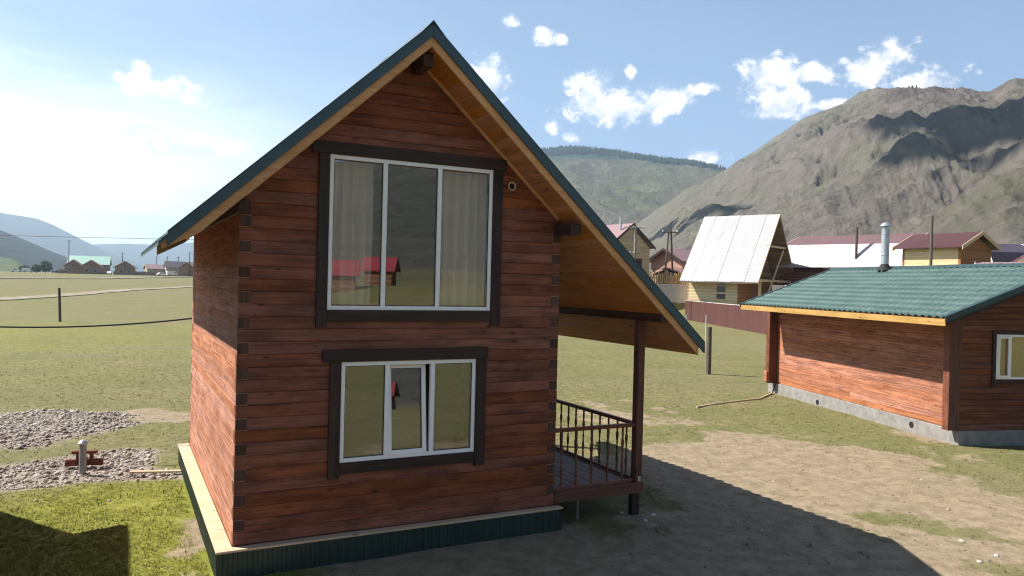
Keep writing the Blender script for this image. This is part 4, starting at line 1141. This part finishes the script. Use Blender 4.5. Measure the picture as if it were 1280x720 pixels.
def palisade():
    gz = lambda x, y: 3.2
    p0, p1 = Vector((55.3, 64.7, 0)), Vector((58.9, 60.5, 0)); L_ = (p1-p0).length; d = (p1-p0)/L_
    t = thing('picket_fence', 'raw yellow timber palisade of uneven upright poles below the pink house', 'fence', (p0.x, p0.y, 0), math.atan2(d.y, d.x))
    x = 0
    while x < L_:
        q = p0+d*x; zg = gz(q.x, q.y); h = random.uniform(1.8, 2.5)
        MB().lathe([(.075, -.3+zg), (.075, zg+h-.12), (.03, zg+h)], (x, random.uniform(-.03, .03), 0), 6).build('picket', M['picket'], t)
        x += random.uniform(.20, .30)
    MB().box(0, L_, .08, .14, gz(p1.x, p1.y)+.5, gz(p1.x, p1.y)+.62).build('rail', M['picket'], t)
    MB().box(0, L_, .08, .14, gz(p1.x, p1.y)+1.4, gz(p1.x, p1.y)+1.52).build('rail', M['picket'], t)
M['picket'] = wood('raw_timber_picket', (.28, .18, .075), (.44, .30, .145), 'Z', vary=.2, knots=False)
palisade()

def pole(name, label, x, y, h, r_, mat, arms=(), lean=(0, 0), group=None, cat='utility pole', insul=True):
    z = gz(x, y); t = thing(name, label, cat, (x, y, z), 0, group)
    MB().tube([(0, 0, -.3), (lean[0]*.5, lean[1]*.5, h*.5), (lean[0], lean[1], h)], [r_, r_*.9, r_*.75], 8).build('pole', mat, t)
    for (za, half, ang) in arms:
        c, s = math.cos(ang), math.sin(ang); k = za/h
        MB().tube([(lean[0]*k-half*c, lean[1]*k-half*s, za), (lean[0]*k+half*c, lean[1]*k+half*s, za)], .07, 6).build('cross_arm', mat, t)
        if insul:
            for q in (-.9, -.3, .3, .9): MB().lathe([(.05, za+.07), (.06, za+.14), (.03, za+.2)], (lean[0]*k+half*c*q, lean[1]*k+half*s*q, 0), 6).build('insulator', M['whitetrim'], t)
    return t
# twin legged timber pole
tp = thing('utility_pole', 'twin legged timber power pole beside the pink house', 'utility pole', (59.6, 65.8, gz(59.6, 65.8)))
for s in (-1, 1): MB().tube([(s*.62*.889, -s*.62*.459, -.3), (s*.12, -s*.06, 7.6)], [.14, .11], 8).build('leg', M['oldpost'], tp)
ca = MB().tube([(-.9, .45, 7.3), (.9, -.45, 7.3)], .07, 6).build('cross_arm', M['oldpost'], tp)
for q in (-.8, 0, .8): MB().lathe([(.06, 7.36), (.07, 7.5), (.03, 7.6)], (q, -q*.5, 0), 6).build('insulator', M['whitetrim'], ca)
MB().tube([(0, 0, 7.5), (0, 0, 8.3)], .05, 6).build('pole_top', M['oldpost'], tp)
pole('utility_pole', 'white concrete pole with lamps in front of the beige gabled house', 49.2, 58.8, 10.2, .17, M['concrete'], [(10.0, .9, -.45), (7.2, .6, -.45)])
pole('utility_pole', 'plain brown timber pole standing behind the ridge of the cabin roof', 46.0, 22.2, 8.4, .11, M['post_pole'] if 'post_pole' in M else M['oldpost'])
pole('utility_pole', 'short dark pole showing above the maroon gambrel roof', 69.0, 46.2, 8.2, .16, M['oldpost'])
pole('utility_pole', 'thin pole with a small cross arm right of the steep white roof', 78.0, 60.0, 7.6, .09, M['steelpost'], [(7.2, .5, -.4)])

# ------------------------------------------------------------------ far village on the left
FV = [((-18.6, 381.9), 6.8, 'left brown gabled house of the pair before the long green roof'), ((-11.6, 378.3), 7.4, 'right brown gabled house of the pair before the long green roof'),
      ((1.7, 377.0), 8.0, 'brown gabled house standing alone right of the green roofed pair')]
for (p, w, lb) in FV:
    village_house('far_house', lb, 'house', p[0], p[1], 2, w, 9, [(w*.62, 3.2), (0, 6.2)], 3.4, M['w_far'], M['w_far'], M['r_far'], M['paletrim'], .5, [('f', 0, 3.8, 1, 1.2), ('f', -1.6, 1.5, 1, 1.2), ('f', 1.6, 1.5, 1, 1.2)], group='brown houses across the meadow')
village_house('hall', 'long hall with pale green roof behind the far brown houses', 'hall', -13.5, 415, 93, 14, 17, [(8, 4.5), (0, 8.6)], 4.6, M['w_far'], M['w_far'], M['r_green'], M['paletrim'], .5)
village_house('far_house', 'pale low house with light roof among far poles', 'house', 15.8, 409, 80, 7, 10, [(4.2, 3.2), (0, 5.4)], 3.3, M['w_beige'], M['w_beige'], M['r_pink'], M['paletrim'], .5)
village_house('far_house', 'dark roofed house above the white parked cars', 'house', 24.0, 405, 85, 7, 9, [(4.2, 4.0), (0, 7.2)], 4.2, M['w_beige'], M['w_beige'], M['r_purple'], M['paletrim'], .5)
village_house('far_house', 'brown house half hidden by the corner of the tall log house', 'house', 27.5, 362, 20, 7, 9, [(4.2, 3.4), (0, 6.4)], 3.5, M['w_far'], M['w_far'], M['r_far'], M['paletrim'], .5)
for (x, y, h, lb) in ((-21.4, 394.6, 15.5, 'tall far pole left of the long green roof'), (.5, 394.5, 10.5, 'far pole behind the lone brown house'), (16.2, 420, 10, 'far pole above the pale low house'), (21, 417.7, 10, 'far pole left of the dark roofed house'),
        (26, 415, 10, 'far pole right of the dark roofed house'), (26.9, 357, 11, 'far pole close to the corner of the tall log house')):
    pole('utility_pole', lb, x, y, h, .2, M['oldpost'], [(h-.6, 1.0, 0)], group='poles of the far village', insul=False)
# board fence along the far village
t = thing('fence', 'long brown board fence in front of the far village', 'fence', (-24, 374, gz(-24, 374)))
for k in range(28):
    if k in (9, 10): continue
    MB().box(k*1.9, k*1.9+1.86, -.04, .04, -.3, 1.7+.1*math.sin(k*2.3)).build('fence_panel', M['w_far'], t)

def car(label, cat, x, y, rz, paint, van=False, name='parked_car'):
    z = gz(x, y); t = thing(name, label, cat, (x, y, z), rz, 'vehicles parked by the far village')
    if van: prof = [(-2.4, .35), (-2.4, 1.9), (-2.2, 2.1), (1.3, 2.1), (1.9, 1.25), (2.4, 1.05), (2.45, .35)]; gl = [(.7, 1.3), (.7, 1.85), (1.25, 1.85), (1.7, 1.3)]
    else: prof = [(-2.1, .35), (-2.15, .85), (-1.7, .95), (-1.1, 1.45), (.3, 1.48), (1.0, .98), (2.0, .82), (2.1, .35)]; gl = [(-1.4, .98), (-1.02, 1.36), (.25, 1.38), (.8, .98)]
    MB().prism([(a, -.85, b_) for a, b_ in prof], (0, 1.7, 0)).build('body', paint, t, .06)
    MB().prism([(a, -.862, b_) for a, b_ in gl], (0, 1.724, 0)).build('side_window', M['win_dark'], t)
    for a in (-1.35, 1.35):
        for b_ in (-.86, .66): MB().lathe([(.33, 0), (.33, .2)], (a, b_, .33), 12, 'Y').build('wheel', M['rubber'], t)
    return t
M['carwhite'] = plain('white_car_paint', (.80, .80, .79), .25, 0, .02, 3., .6)
M['carblue'] = plain('dark_car_paint', (.05, .06, .09), .25, 0, .02, 3., .6)
car('long white van at the far left edge of the meadow', 'van', -38.5, 411, .1, M['carwhite'], True, 'parked_van')
car('low white car beside the long white van', 'car', -43.5, 414, .05, M['carwhite'])
car('small dark car right of the far bushes', 'car', -26.6, 397, 1.3, M['carblue'])
car('white car parked between the brown houses', 'car', -4.6, 371, 1.5, M['carwhite'])
car('white van below the dark roofed house', 'van', 20.6, 368, .2, M['carwhite'], True, 'parked_van')
car('grey white car left of the white van below the dark roof', 'car', 16.4, 371, .3, M['carwhite'])

def bush_tree(label, x, y, h, w, group='far trees at the edge of the meadow'):
    z = gz(x, y); t = thing('tree', label, 'tree', (x, y, z), 0, group)
    MB().tube([(0, 0, -.2), (.1, 0, h*.3), (0, .1, h*.6)], [.2, .15, .06], 6).build('trunk', M['oldpost'], t)
    V = []; F = []; n = 420
    for k in range(n):
        a = random.uniform(0, 6.28); u = random.random()**.5; zz = random.random(); rr = w*.5*u*(math.sin(math.pi*min(.97, zz*.9+.08)))**.6
        c = Vector((rr*math.cos(a), rr*math.sin(a), h*(.15+.85*zz))); s = random.uniform(.25, .5)
        e1 = Vector((random.gauss(0, 1), random.gauss(0, 1), random.gauss(0, 1))).normalized()*s; e2 = e1.orthogonal().normalized()*s
        o = len(V); V += [c-e1, c-e2, c+e1, c+e2]; F.append((o, o+1, o+2, o+3))
    MB().add(V, F).build('crown', M['leaf'], t, recalc=False)
M['leaf'] = plain('far_leaves', (.09, .13, .06), .8, 0, .3, 1., .2)
bush_tree('round pale green tree between the van and the far brown houses', -30.4, 393.6, 5.2, 6.5)
bush_tree('smaller round tree beside the larger far tree', -34.0, 396, 3.6, 4.5)
bush_tree('low bush at the far left end of the meadow', -40.5, 418, 3.2, 5)

# ------------------------------------------------------------------ yard objects
def yard_post(label, x, y, h, r_, mat, lean=(0, 0), group=None):
    t = tag(MB().tube([(0, 0, -.2), (lean[0]*.5+.004, lean[1]*.5, h*.5), (lean[0], lean[1], h)], [r_, r_*.96, r_*.9], 8).build('post', mat), label, 'post', group)
    t.location = (x, y, gz(x, y)); return t
yard_post('thick weathered wooden post between the porch and the cabin', 20.67, 14.8, 1.98, .11, M['oldpost'])
yard_post('thin pale rod standing behind the thick wooden post', 31.5, 27.2, 1.9, .035, M['steelpost'])
yard_post('dark slanting wooden post standing alone in the meadow', -4.94, 54.4, 2.45, .095, M['oldpost'], (-.1, 0))
t = thing('vent_pipe', 'grey standing pipe with conical cap on the gravel', 'pipe', (-1.79, 6.02, 0))
MB().lathe([(.06, -.2), (.06, .52)], (0, 0, 0), 14).build('pipe', M['greypipe'], t)
MB().lathe([(.085, .52), (.085, .545), (.05, .585), (.01, .60)], (0, 0, 0), 14).build('cap', M['galv'], t)
t = thing('brick_stack', 'small stack of red bricks behind the grey pipe', 'bricks', (-1.78, 6.55, .0), R(-12))
def brick(x, y, z, rot=0, upright=False):
    s = (.125, .06, .0325) if not upright else (.0325, .06, .06)
    o = MB().box(-s[0], s[0], -s[1], s[1], 0, 2*s[2]).build('brick', M['brick'], t, .004); o.location = (x, y, z); o.rotation_euler = (0, 0, R(rot)); return o
for k, x in enumerate((-.27, 0, .27)): brick(x, 0, .02, random.uniform(-4, 4)); brick(x*.98, .01, .087, random.uniform(-4, 4))
brick(-.13, 0, .154, 0, True); brick(.15, 0, .154, 0, True)
brick(-.13, 0, .276, 3); brick(.14, 0, .276, -5)
o = MB().box(-.42, .42, -.05, .05, 0, .03).build('plank', M['ledge'], None, .004); o.location = (-.62, 5.38, .05); o.rotation_euler = (0, R(2), R(-9))
tag(o, 'weathered pale plank lying on the gravel by the plinth', 'plank')
bpy.data.objects['brick_stack'].scale = (.8, .8, .85)
o = MB().tube([(14.2, 8.05, .02), (15.2, 8.35, .02), (16.2, 8.55, .02), (17.4, 8.72, .02), (18.9, 9.6, .02)], .032, 6).build('gravel_line', M['ledge']); tag(o, 'pale line of gravel running to the cabin corner', 'gravel_line')  # strip of pale gravel on the ground, modelled as a thin tube

# black service cable sagging from the house corner to the neighbouring plot
def sag(p0, p1, d, n=30):
    p0, p1 = Vector(p0), Vector(p1); return [p0.lerp(p1, i/n)-Vector((0, 0, d*4*(i/n)*(1-i/n))) for i in range(n+1)]
o = MB().tube(sag((.5, 6.9, 2.80), (-5.2, 8.6, 2.62), .19), .018, 5).build('cable', M['cable']); tag(o, 'black service cable sagging left from the tall log house', 'cable')
o = MB().tube(sag((-40, 72, 6.4), (16.5, 62, 7.1), .25), .016, 4).build('power_line', M['cable']); tag(o, 'thin overhead wire crossing the sky on the left', 'power line')

# invented house, unseen on the left, shaped to throw the shadow on the lawn
def shadow_caster():
    t = thing('shadow_house', 'unseen house added left of the lawn to cast a shadow on it', 'house', (0, 0, 0))
    # low pitched roof, eave along y at x = -4.1, back end at y = 5.0
    ex, ez, yb, m_ = -4.15, 4.1, 5.05, .30
    MB().prism([(ex, yb, ez), (ex-5.4, yb, ez+5.4*m_), (ex-5.4, yb, ez+5.4*m_-.15), (ex, yb, ez-.15)], (0, -11.5, 0)).build('roof_slope', M['green_sheet'], t)
    MB().prism([(ex-5.41, yb, ez+5.4*m_), (ex-10.8, yb, ez), (ex-10.8, yb, ez-.15), (ex-5.41, yb, ez+5.4*m_-.15)], (0, -11.5, 0)).build('roof_slope', M['green_sheet'], t)
    MB().box(ex-10.2, ex-.6, yb-11, yb-.5, -.1, ez-.1).build('wall', M['w_dark'], t)
    # steep cross gable, shaped for the left outline of the lawn shadow
    MB().prism([(ex-.95, 6.4, 2.2), (ex-.95, 4.80, 5.2), (ex-.95, 3.2, 2.2)], (-4, 0, 0)).build('cross_gable', M['green_sheet'], t)
    MB().box(ex-4.9, ex-1.2, 2.6, 6.1, -.1, 2.2).build('annex_wall', M['w_dark'], t)
    MB().prism([(ex-.6, yb-.7, ez-.1), (ex-10.2, yb-.7, ez-.1), (ex-5.4, yb-.7, ez+1.3)], (0, .2, 0)).build('gable_wall', M['w_dark'], t)
    return t
shadow_caster()


# ------------------------------------------------------------------ houses and ground behind the viewer (seen in the window glass)
for (x, y, az, w, l, rf, lb) in ((17.6, -66, 75, 3.2, 4.6, M['r_red'], 'red roofed cabin nearest behind the viewer'), (24.5, -72, 60, 2.6, 3, M['r_red'], 'smaller red roofed cabin further along behind the viewer')):
    village_house('cabin', lb, 'cabin', x, y, az, w, l, [(w*.62, 1.5), (0, 3.0)], 1.6, M['w_dark'], M['w_dark'], rf, M['dark_trim'], .4, [('b', 0, 1.3, .8, .8), ('f', 0, 1.3, .8, .8)])

# ------------------------------------------------------------------ gravel, clods, litter, grass
def instances(name, tmpl_v, tmpl_f, P, S, mat, label, attrs=None, jitter=.25, smooth=False):
    k = len(P); tv = np.asarray(tmpl_v, float); tf = np.asarray(tmpl_f, int); n = len(tv)
    a = rng.uniform(0, 2*np.pi, k); c, s_ = np.cos(a)[:, None], np.sin(a)[:, None]
    V = np.broadcast_to(tv, (k, n, 3))*(1+rng.uniform(-jitter, jitter, (k, n, 3)))
    V = V*S[:, None, :]
    V = np.stack([V[..., 0]*c-V[..., 1]*s_, V[..., 0]*s_+V[..., 1]*c, V[..., 2]], -1)+P[:, None, :]
    F = (tf[None]+np.arange(k)[:, None, None]*n).reshape(-1, tf.shape[1])
    o = np_mesh(name, V.reshape(-1, 3), F, mat, smooth)
    for nm, val in (attrs or {}).items():
        at = o.data.attributes.new(nm, 'FLOAT', 'POINT'); at.data.foreach_set('value', np.repeat(val, n).astype(np.float32))
    return tag(o, label, None, None, 'stuff')
bm = bmesh.new(); bmesh.ops.create_icosphere(bm, subdivisions=1, radius=1); bm.verts.ensure_lookup_table()
ICO_V = [tuple(v.co) for v in bm.verts]; ICO_F = [[v.index for v in f.verts] for f in bm.faces]; bm.free()
OCT_V = [(1, 0, 0), (-1, 0, 0), (0, 1, 0), (0, -1, 0), (0, 0, 1), (0, 0, -1)]; OCT_F = [(0, 2, 4), (2, 1, 4), (1, 3, 4), (3, 0, 4), (2, 0, 5), (1, 2, 5), (3, 1, 5), (0, 3, 5)]
_go = bpy.data.objects['ground']; _gc = np.empty(len(_go.data.vertices)*3, np.float32); _go.data.vertices.foreach_get('co', _gc); _gc = _gc.reshape(-1, 3)
_GX = np.unique(_gc[:, 0]); _GY = np.unique(_gc[:, 1]); _GZ = _gc[:, 2].reshape(len(_GY), len(_GX))
def surf(x, y):
    """height of the ground sheet itself"""
    i = np.clip(np.searchsorted(_GX, x)-1, 0, len(_GX)-2); j = np.clip(np.searchsorted(_GY, y)-1, 0, len(_GY)-2)
    u = (x-_GX[i])/(_GX[i+1]-_GX[i]); v = (y-_GY[j])/(_GY[j+1]-_GY[j])
    return (_GZ[j, i]*(1-u)+_GZ[j, i+1]*u)*(1-v)+(_GZ[j+1, i]*(1-u)+_GZ[j+1, i+1]*u)*v
def outside(x, y):
    h = (x > -.26) & (x < 6.25) & (y > -.2) & (y < 6.5)
    u = (x-19.3)*-.3+(y-10.13)*-.954; v = (x-19.3)*-.954+(y-10.13)*.3
    return ~(h | ((u > -.1) & (u < 9.2) & (v < .12) & (v > -4.5)))
def stone_mat(name, cols):
    m, g, b = new_mat(name)
    a = g.new('ShaderNodeAttribute'); a.attribute_name = 'tone'
    r = g.new('ShaderNodeValToRGB'); g.link(a.outputs['Fac'], r.inputs[0])
    el = r.color_ramp.elements; el[0].color = cols[0]+(1,); el[1].color = cols[-1]+(1,)
    for i, c in enumerate(cols[1:-1]): e_ = el.new((i+1)/(len(cols)-1)); e_.color = c+(1,)
    n = g.noise(g.new('ShaderNodeTexCoord').outputs['Object'], 30, 4, .6)
    g.link(g.mix(g.mapr(n, .3, .7, 0, .35), r.outputs[0], (.08, .065, .055)), b.inputs['Base Color']); b.inputs['Roughness'].default_value = .9; b.inputs['Specular IOR Level'].default_value = .2
    return m
M['stones'] = stone_mat('mixed_gravel_stones', [(.17, .13, .10), (.31, .26, .22), (.39, .35, .32), (.56, .51, .455)])
x = rng.uniform(-5.5, .4, 30000); y = rng.uniform(4.6, 13.8, 30000)
m_ = (gravel_mask(x, y) > rng.uniform(.35, 1, len(x))) & outside(x, y); x, y = x[m_], y[m_]
sz = rng.lognormal(-4.15, .6, len(x)).clip(.008, .085); S_ = np.stack([sz, sz*rng.uniform(.6, 1, len(x)), sz*rng.uniform(.4, .8, len(x))], -1)
instances('gravel', ICO_V, ICO_F, np.stack([x, y, surf(x, y)+sz*.15], -1), S_, M['stones'], 'heaps of dug grey and brown stones on the lawn', {'tone': rng.random(len(x))}, jitter=.38)
M['clods'] = stone_mat('earth_clods', [(.11, .082, .062), (.18, .14, .105), (.26, .21, .16)])
x = rng.uniform(-3, 19, 6000); y = rng.uniform(-8, 13, 6000); m_ = (dirt_mask(x, y) > rng.uniform(.3, 1, len(x))) & outside(x, y); x, y = x[m_], y[m_]
sz = rng.lognormal(-4.6, .5, len(x)).clip(.005, .035); S_ = np.stack([sz, sz*.8, sz*.5], -1)
instances('gravel', OCT_V, OCT_F, np.stack([x, y, surf(x, y)+sz*.1], -1), S_, M['clods'], 'loose clods of earth and grit over the bare yard', {'tone': rng.random(len(x))})
M['pale'] = stone_mat('pale_litter', [(.36, .33, .29), (.55, .52, .48), (.70, .68, .65)])
x = rng.uniform(-8, 34, 1500); y = rng.uniform(-7, 36, 1500); m_ = (fbm(x*.2, y*.2, 3) > rng.uniform(.3, 1.0, len(x))) & outside(x, y); x, y = x[m_], y[m_]
sp_ = np.array([(.02, 10.5), (-1.63, 9.74), (-2.37, 4.35), (-1.34, 3.93), (9.77, -2.84), (9.65, -3.4), (11.18, -1.72), (9.14, -3.48), (35.9, 33.9), (5.9, .25), (6.3, -.05), (6.0, -.25)])
x = np.r_[x, sp_[:, 0]]; y = np.r_[y, sp_[:, 1]]; sz = np.r_[rng.lognormal(-4.1, .5, len(x)-len(sp_)), np.full(len(sp_), .05)].clip(.008, .12)
instances('litter', ICO_V, ICO_F, np.stack([x, y, surf(x, y)+sz*.1], -1), np.stack([sz, sz*.7, sz*.35], -1), M['pale'], 'scattered pale pebbles and scraps on grass and earth', {'tone': rng.random(len(x))})

def grass():
    m, g, b = new_mat('grass_blades')
    def attr(nm):
        a = g.new('ShaderNodeAttribute'); a.attribute_name = nm; return a.outputs['Fac']
    l, t = attr('lush'), attr('tone')
    dry = g.mix(t, (.115, .108, .042), (.235, .210, .105)); grn = g.mix(t, (.140, .160, .020), (.260, .260, .052))
    c = g.mix(l, dry, grn)
    g.link(c, b.inputs['Base Color']); b.inputs['Roughness'].default_value = .8; b.inputs['Specular IOR Level'].default_value = .2
    up = g.new('ShaderNodeCombineXYZ'); up.inputs[2].default_value = 1.
    g.link(up.outputs[0], b.inputs['Normal'])
    tr = g.new('ShaderNodeBsdfTranslucent'); g.link(c, tr.inputs[0]); g.link(up.outputs[0], tr.inputs['Normal'])
    mx = g.new('ShaderNodeMixShader'); mx.inputs[0].default_value = .12; g.link(b.outputs[0], mx.inputs[1]); g.link(tr.outputs[0], mx.inputs[2])
    o = [n for n in g.n if n.type == 'OUTPUT_MATERIAL'][0]; g.link(mx.outputs[0], o.inputs[0])
    # positions: denser near the viewer
    N = 520000
    a = np.radians(rng.uniform(-8, 66, N)); r_ = 7+43*rng.random(N)**1.25
    x = CAM.x+r_*np.sin(a); y = CAM.y+r_*np.cos(a)
    cl = fbm(x*1.7, y*1.7, 3)
    p = (1-dirt_mask(x, y))*.9*sstep(.25, .6, cl+.12)+.09
    p = p*(1-sstep(.2, .7, gravel_mask(x, y)))*(.28+.6*lush_mask(x, y))*(1-.9*sstep(18, 48, r_))
    k = (rng.random(N) < p) & outside(x, y); x, y = x[k], y[k]
    n = len(x); h = rng.lognormal(-3.95, .38, n)*(1+.2*lush_mask(x, y)); d = np.hypot(x-CAM.x, y-CAM.y)
    V = []; B = 4
    for j in range(B):
        an = rng.uniform(0, 2*np.pi, n); ln = rng.uniform(.2, 1.0, n)*h; wd = (.0035+.00045*d)*rng.uniform(.7, 1.3, n)
        bx = x+rng.normal(0, .025, n); by = y+rng.normal(0, .025, n); z = surf(bx, by)-.006
        px, py = -np.sin(an)*wd, np.cos(an)*wd; hh = h*rng.uniform(.6, 1.1, n)
        V.append(np.stack([np.stack([bx-px, by-py, z], -1), np.stack([bx+px, by+py, z], -1), np.stack([bx+np.cos(an)*ln, by+np.sin(an)*ln, z+hh], -1)], 1))
    V = np.concatenate(V); F = np.arange(len(V)*3).reshape(-1, 3)
    o = np_mesh('grass', V.reshape(-1, 3), F, m, False)
    lv = np.tile(lush_mask(x, y), B); tn = rng.random(len(V))
    for nm, val in (('lush', lv), ('tone', tn)):
        at = o.data.attributes.new(nm, 'FLOAT', 'POINT'); at.data.foreach_set('value', np.repeat(val, 3).astype(np.float32))
    return tag(o, 'short grazed grass growing in tufts over meadow and yard', None, None, 'stuff')
grass()

# ------------------------------------------------------------------ cumulus high over the mountain (its shadow lies on the slope)
def slope_point(label, az, tan_el):
    A, S, X_, Y_, Z_ = HILL[label]; i = int(np.argmin(np.abs(A-az)))
    t = (Z_[i]-CAM.z)/np.hypot(X_[i]-CAM.x, Y_[i]-CAM.y); j = int(np.argmax(t >= tan_el)); return Vector((X_[i, j], Y_[i, j], Z_[i, j]))
def cumulus(label, spots, height):
    V = []; F = []; rr = random.Random(5)
    bmx = bmesh.new(); bmesh.ops.create_icosphere(bmx, subdivisions=2, radius=1); bv = [v.co.copy() for v in bmx.verts]; bf = [[v.index for v in f.verts] for f in bmx.faces]; bmx.free()
    mb = MB(); c0 = None
    for az, te, r_ in spots:
        p = slope_point('brown rocky mountain rising behind the village', az, te)+SUN/SUN.z*height
        c0 = c0 or p
        for k in range(10):
            o = Vector((rr.gauss(0, .6)*r_, rr.gauss(0, .6)*r_, rr.uniform(-.1, .25)*r_)); q = r_*rr.uniform(.18, .62)
            v = []
            for w_ in bv:
                n = 1+.28*(float(fbm(np.array(w_.x*2.2+k*3+r_), np.array(w_.y*2.2+w_.z*1.7+r_), 4))-.5)*2
                v.append(p-c0+o+Vector((w_.x*n, w_.y*n, w_.z*n*.6))*q)
            mb.add(v, bf)
    ob = mb.build('cloud', M['cloud'], None, smooth=True, recalc=False); ob.location = c0
    return tag(ob, label, 'cloud')
M['cloud'] = plain('cloud_white', (.9, .9, .9), 1., 0, .02, .01, 0.)
cumulus('broad cumulus high over the brown mountain', [(59.1, .200, 44), (57.8, .195, 36), (56.5, .188, 28), (55.4, .176, 20), (54.4, .164, 14), (53.4, .152, 10), (61, .20, 60), (63, .20, 70)], 900)
cumulus('small cumulus high over the foot of the brown mountain', [(38.6, .072, 24), (40.4, .086, 26), (42.2, .100, 20), (36.8, .058, 18)], 900)

# ------------------------------------------------------------------ the air of the valley
def make_haze():
    m = bpy.data.materials.new('valley_haze'); m.use_nodes = True
    g = NT(m.node_tree); g.n.clear()
    v = g.new('ShaderNodeVolumePrincipled'); v.inputs['Color'].default_value = (.56, .76, 1, 1)
    v.inputs['Density'].default_value = 1.7e-4; v.inputs['Anisotropy'].default_value = .35
    o = g.new('ShaderNodeOutputMaterial'); g.link(v.outputs[0], o.inputs['Volume'])
    h = 8300
    ob = MB().box(-h, h, -h, h, -14, 560).build('haze', m); tag(ob, 'thin bluish air filling the valley', None, None, 'stuff')
make_haze()
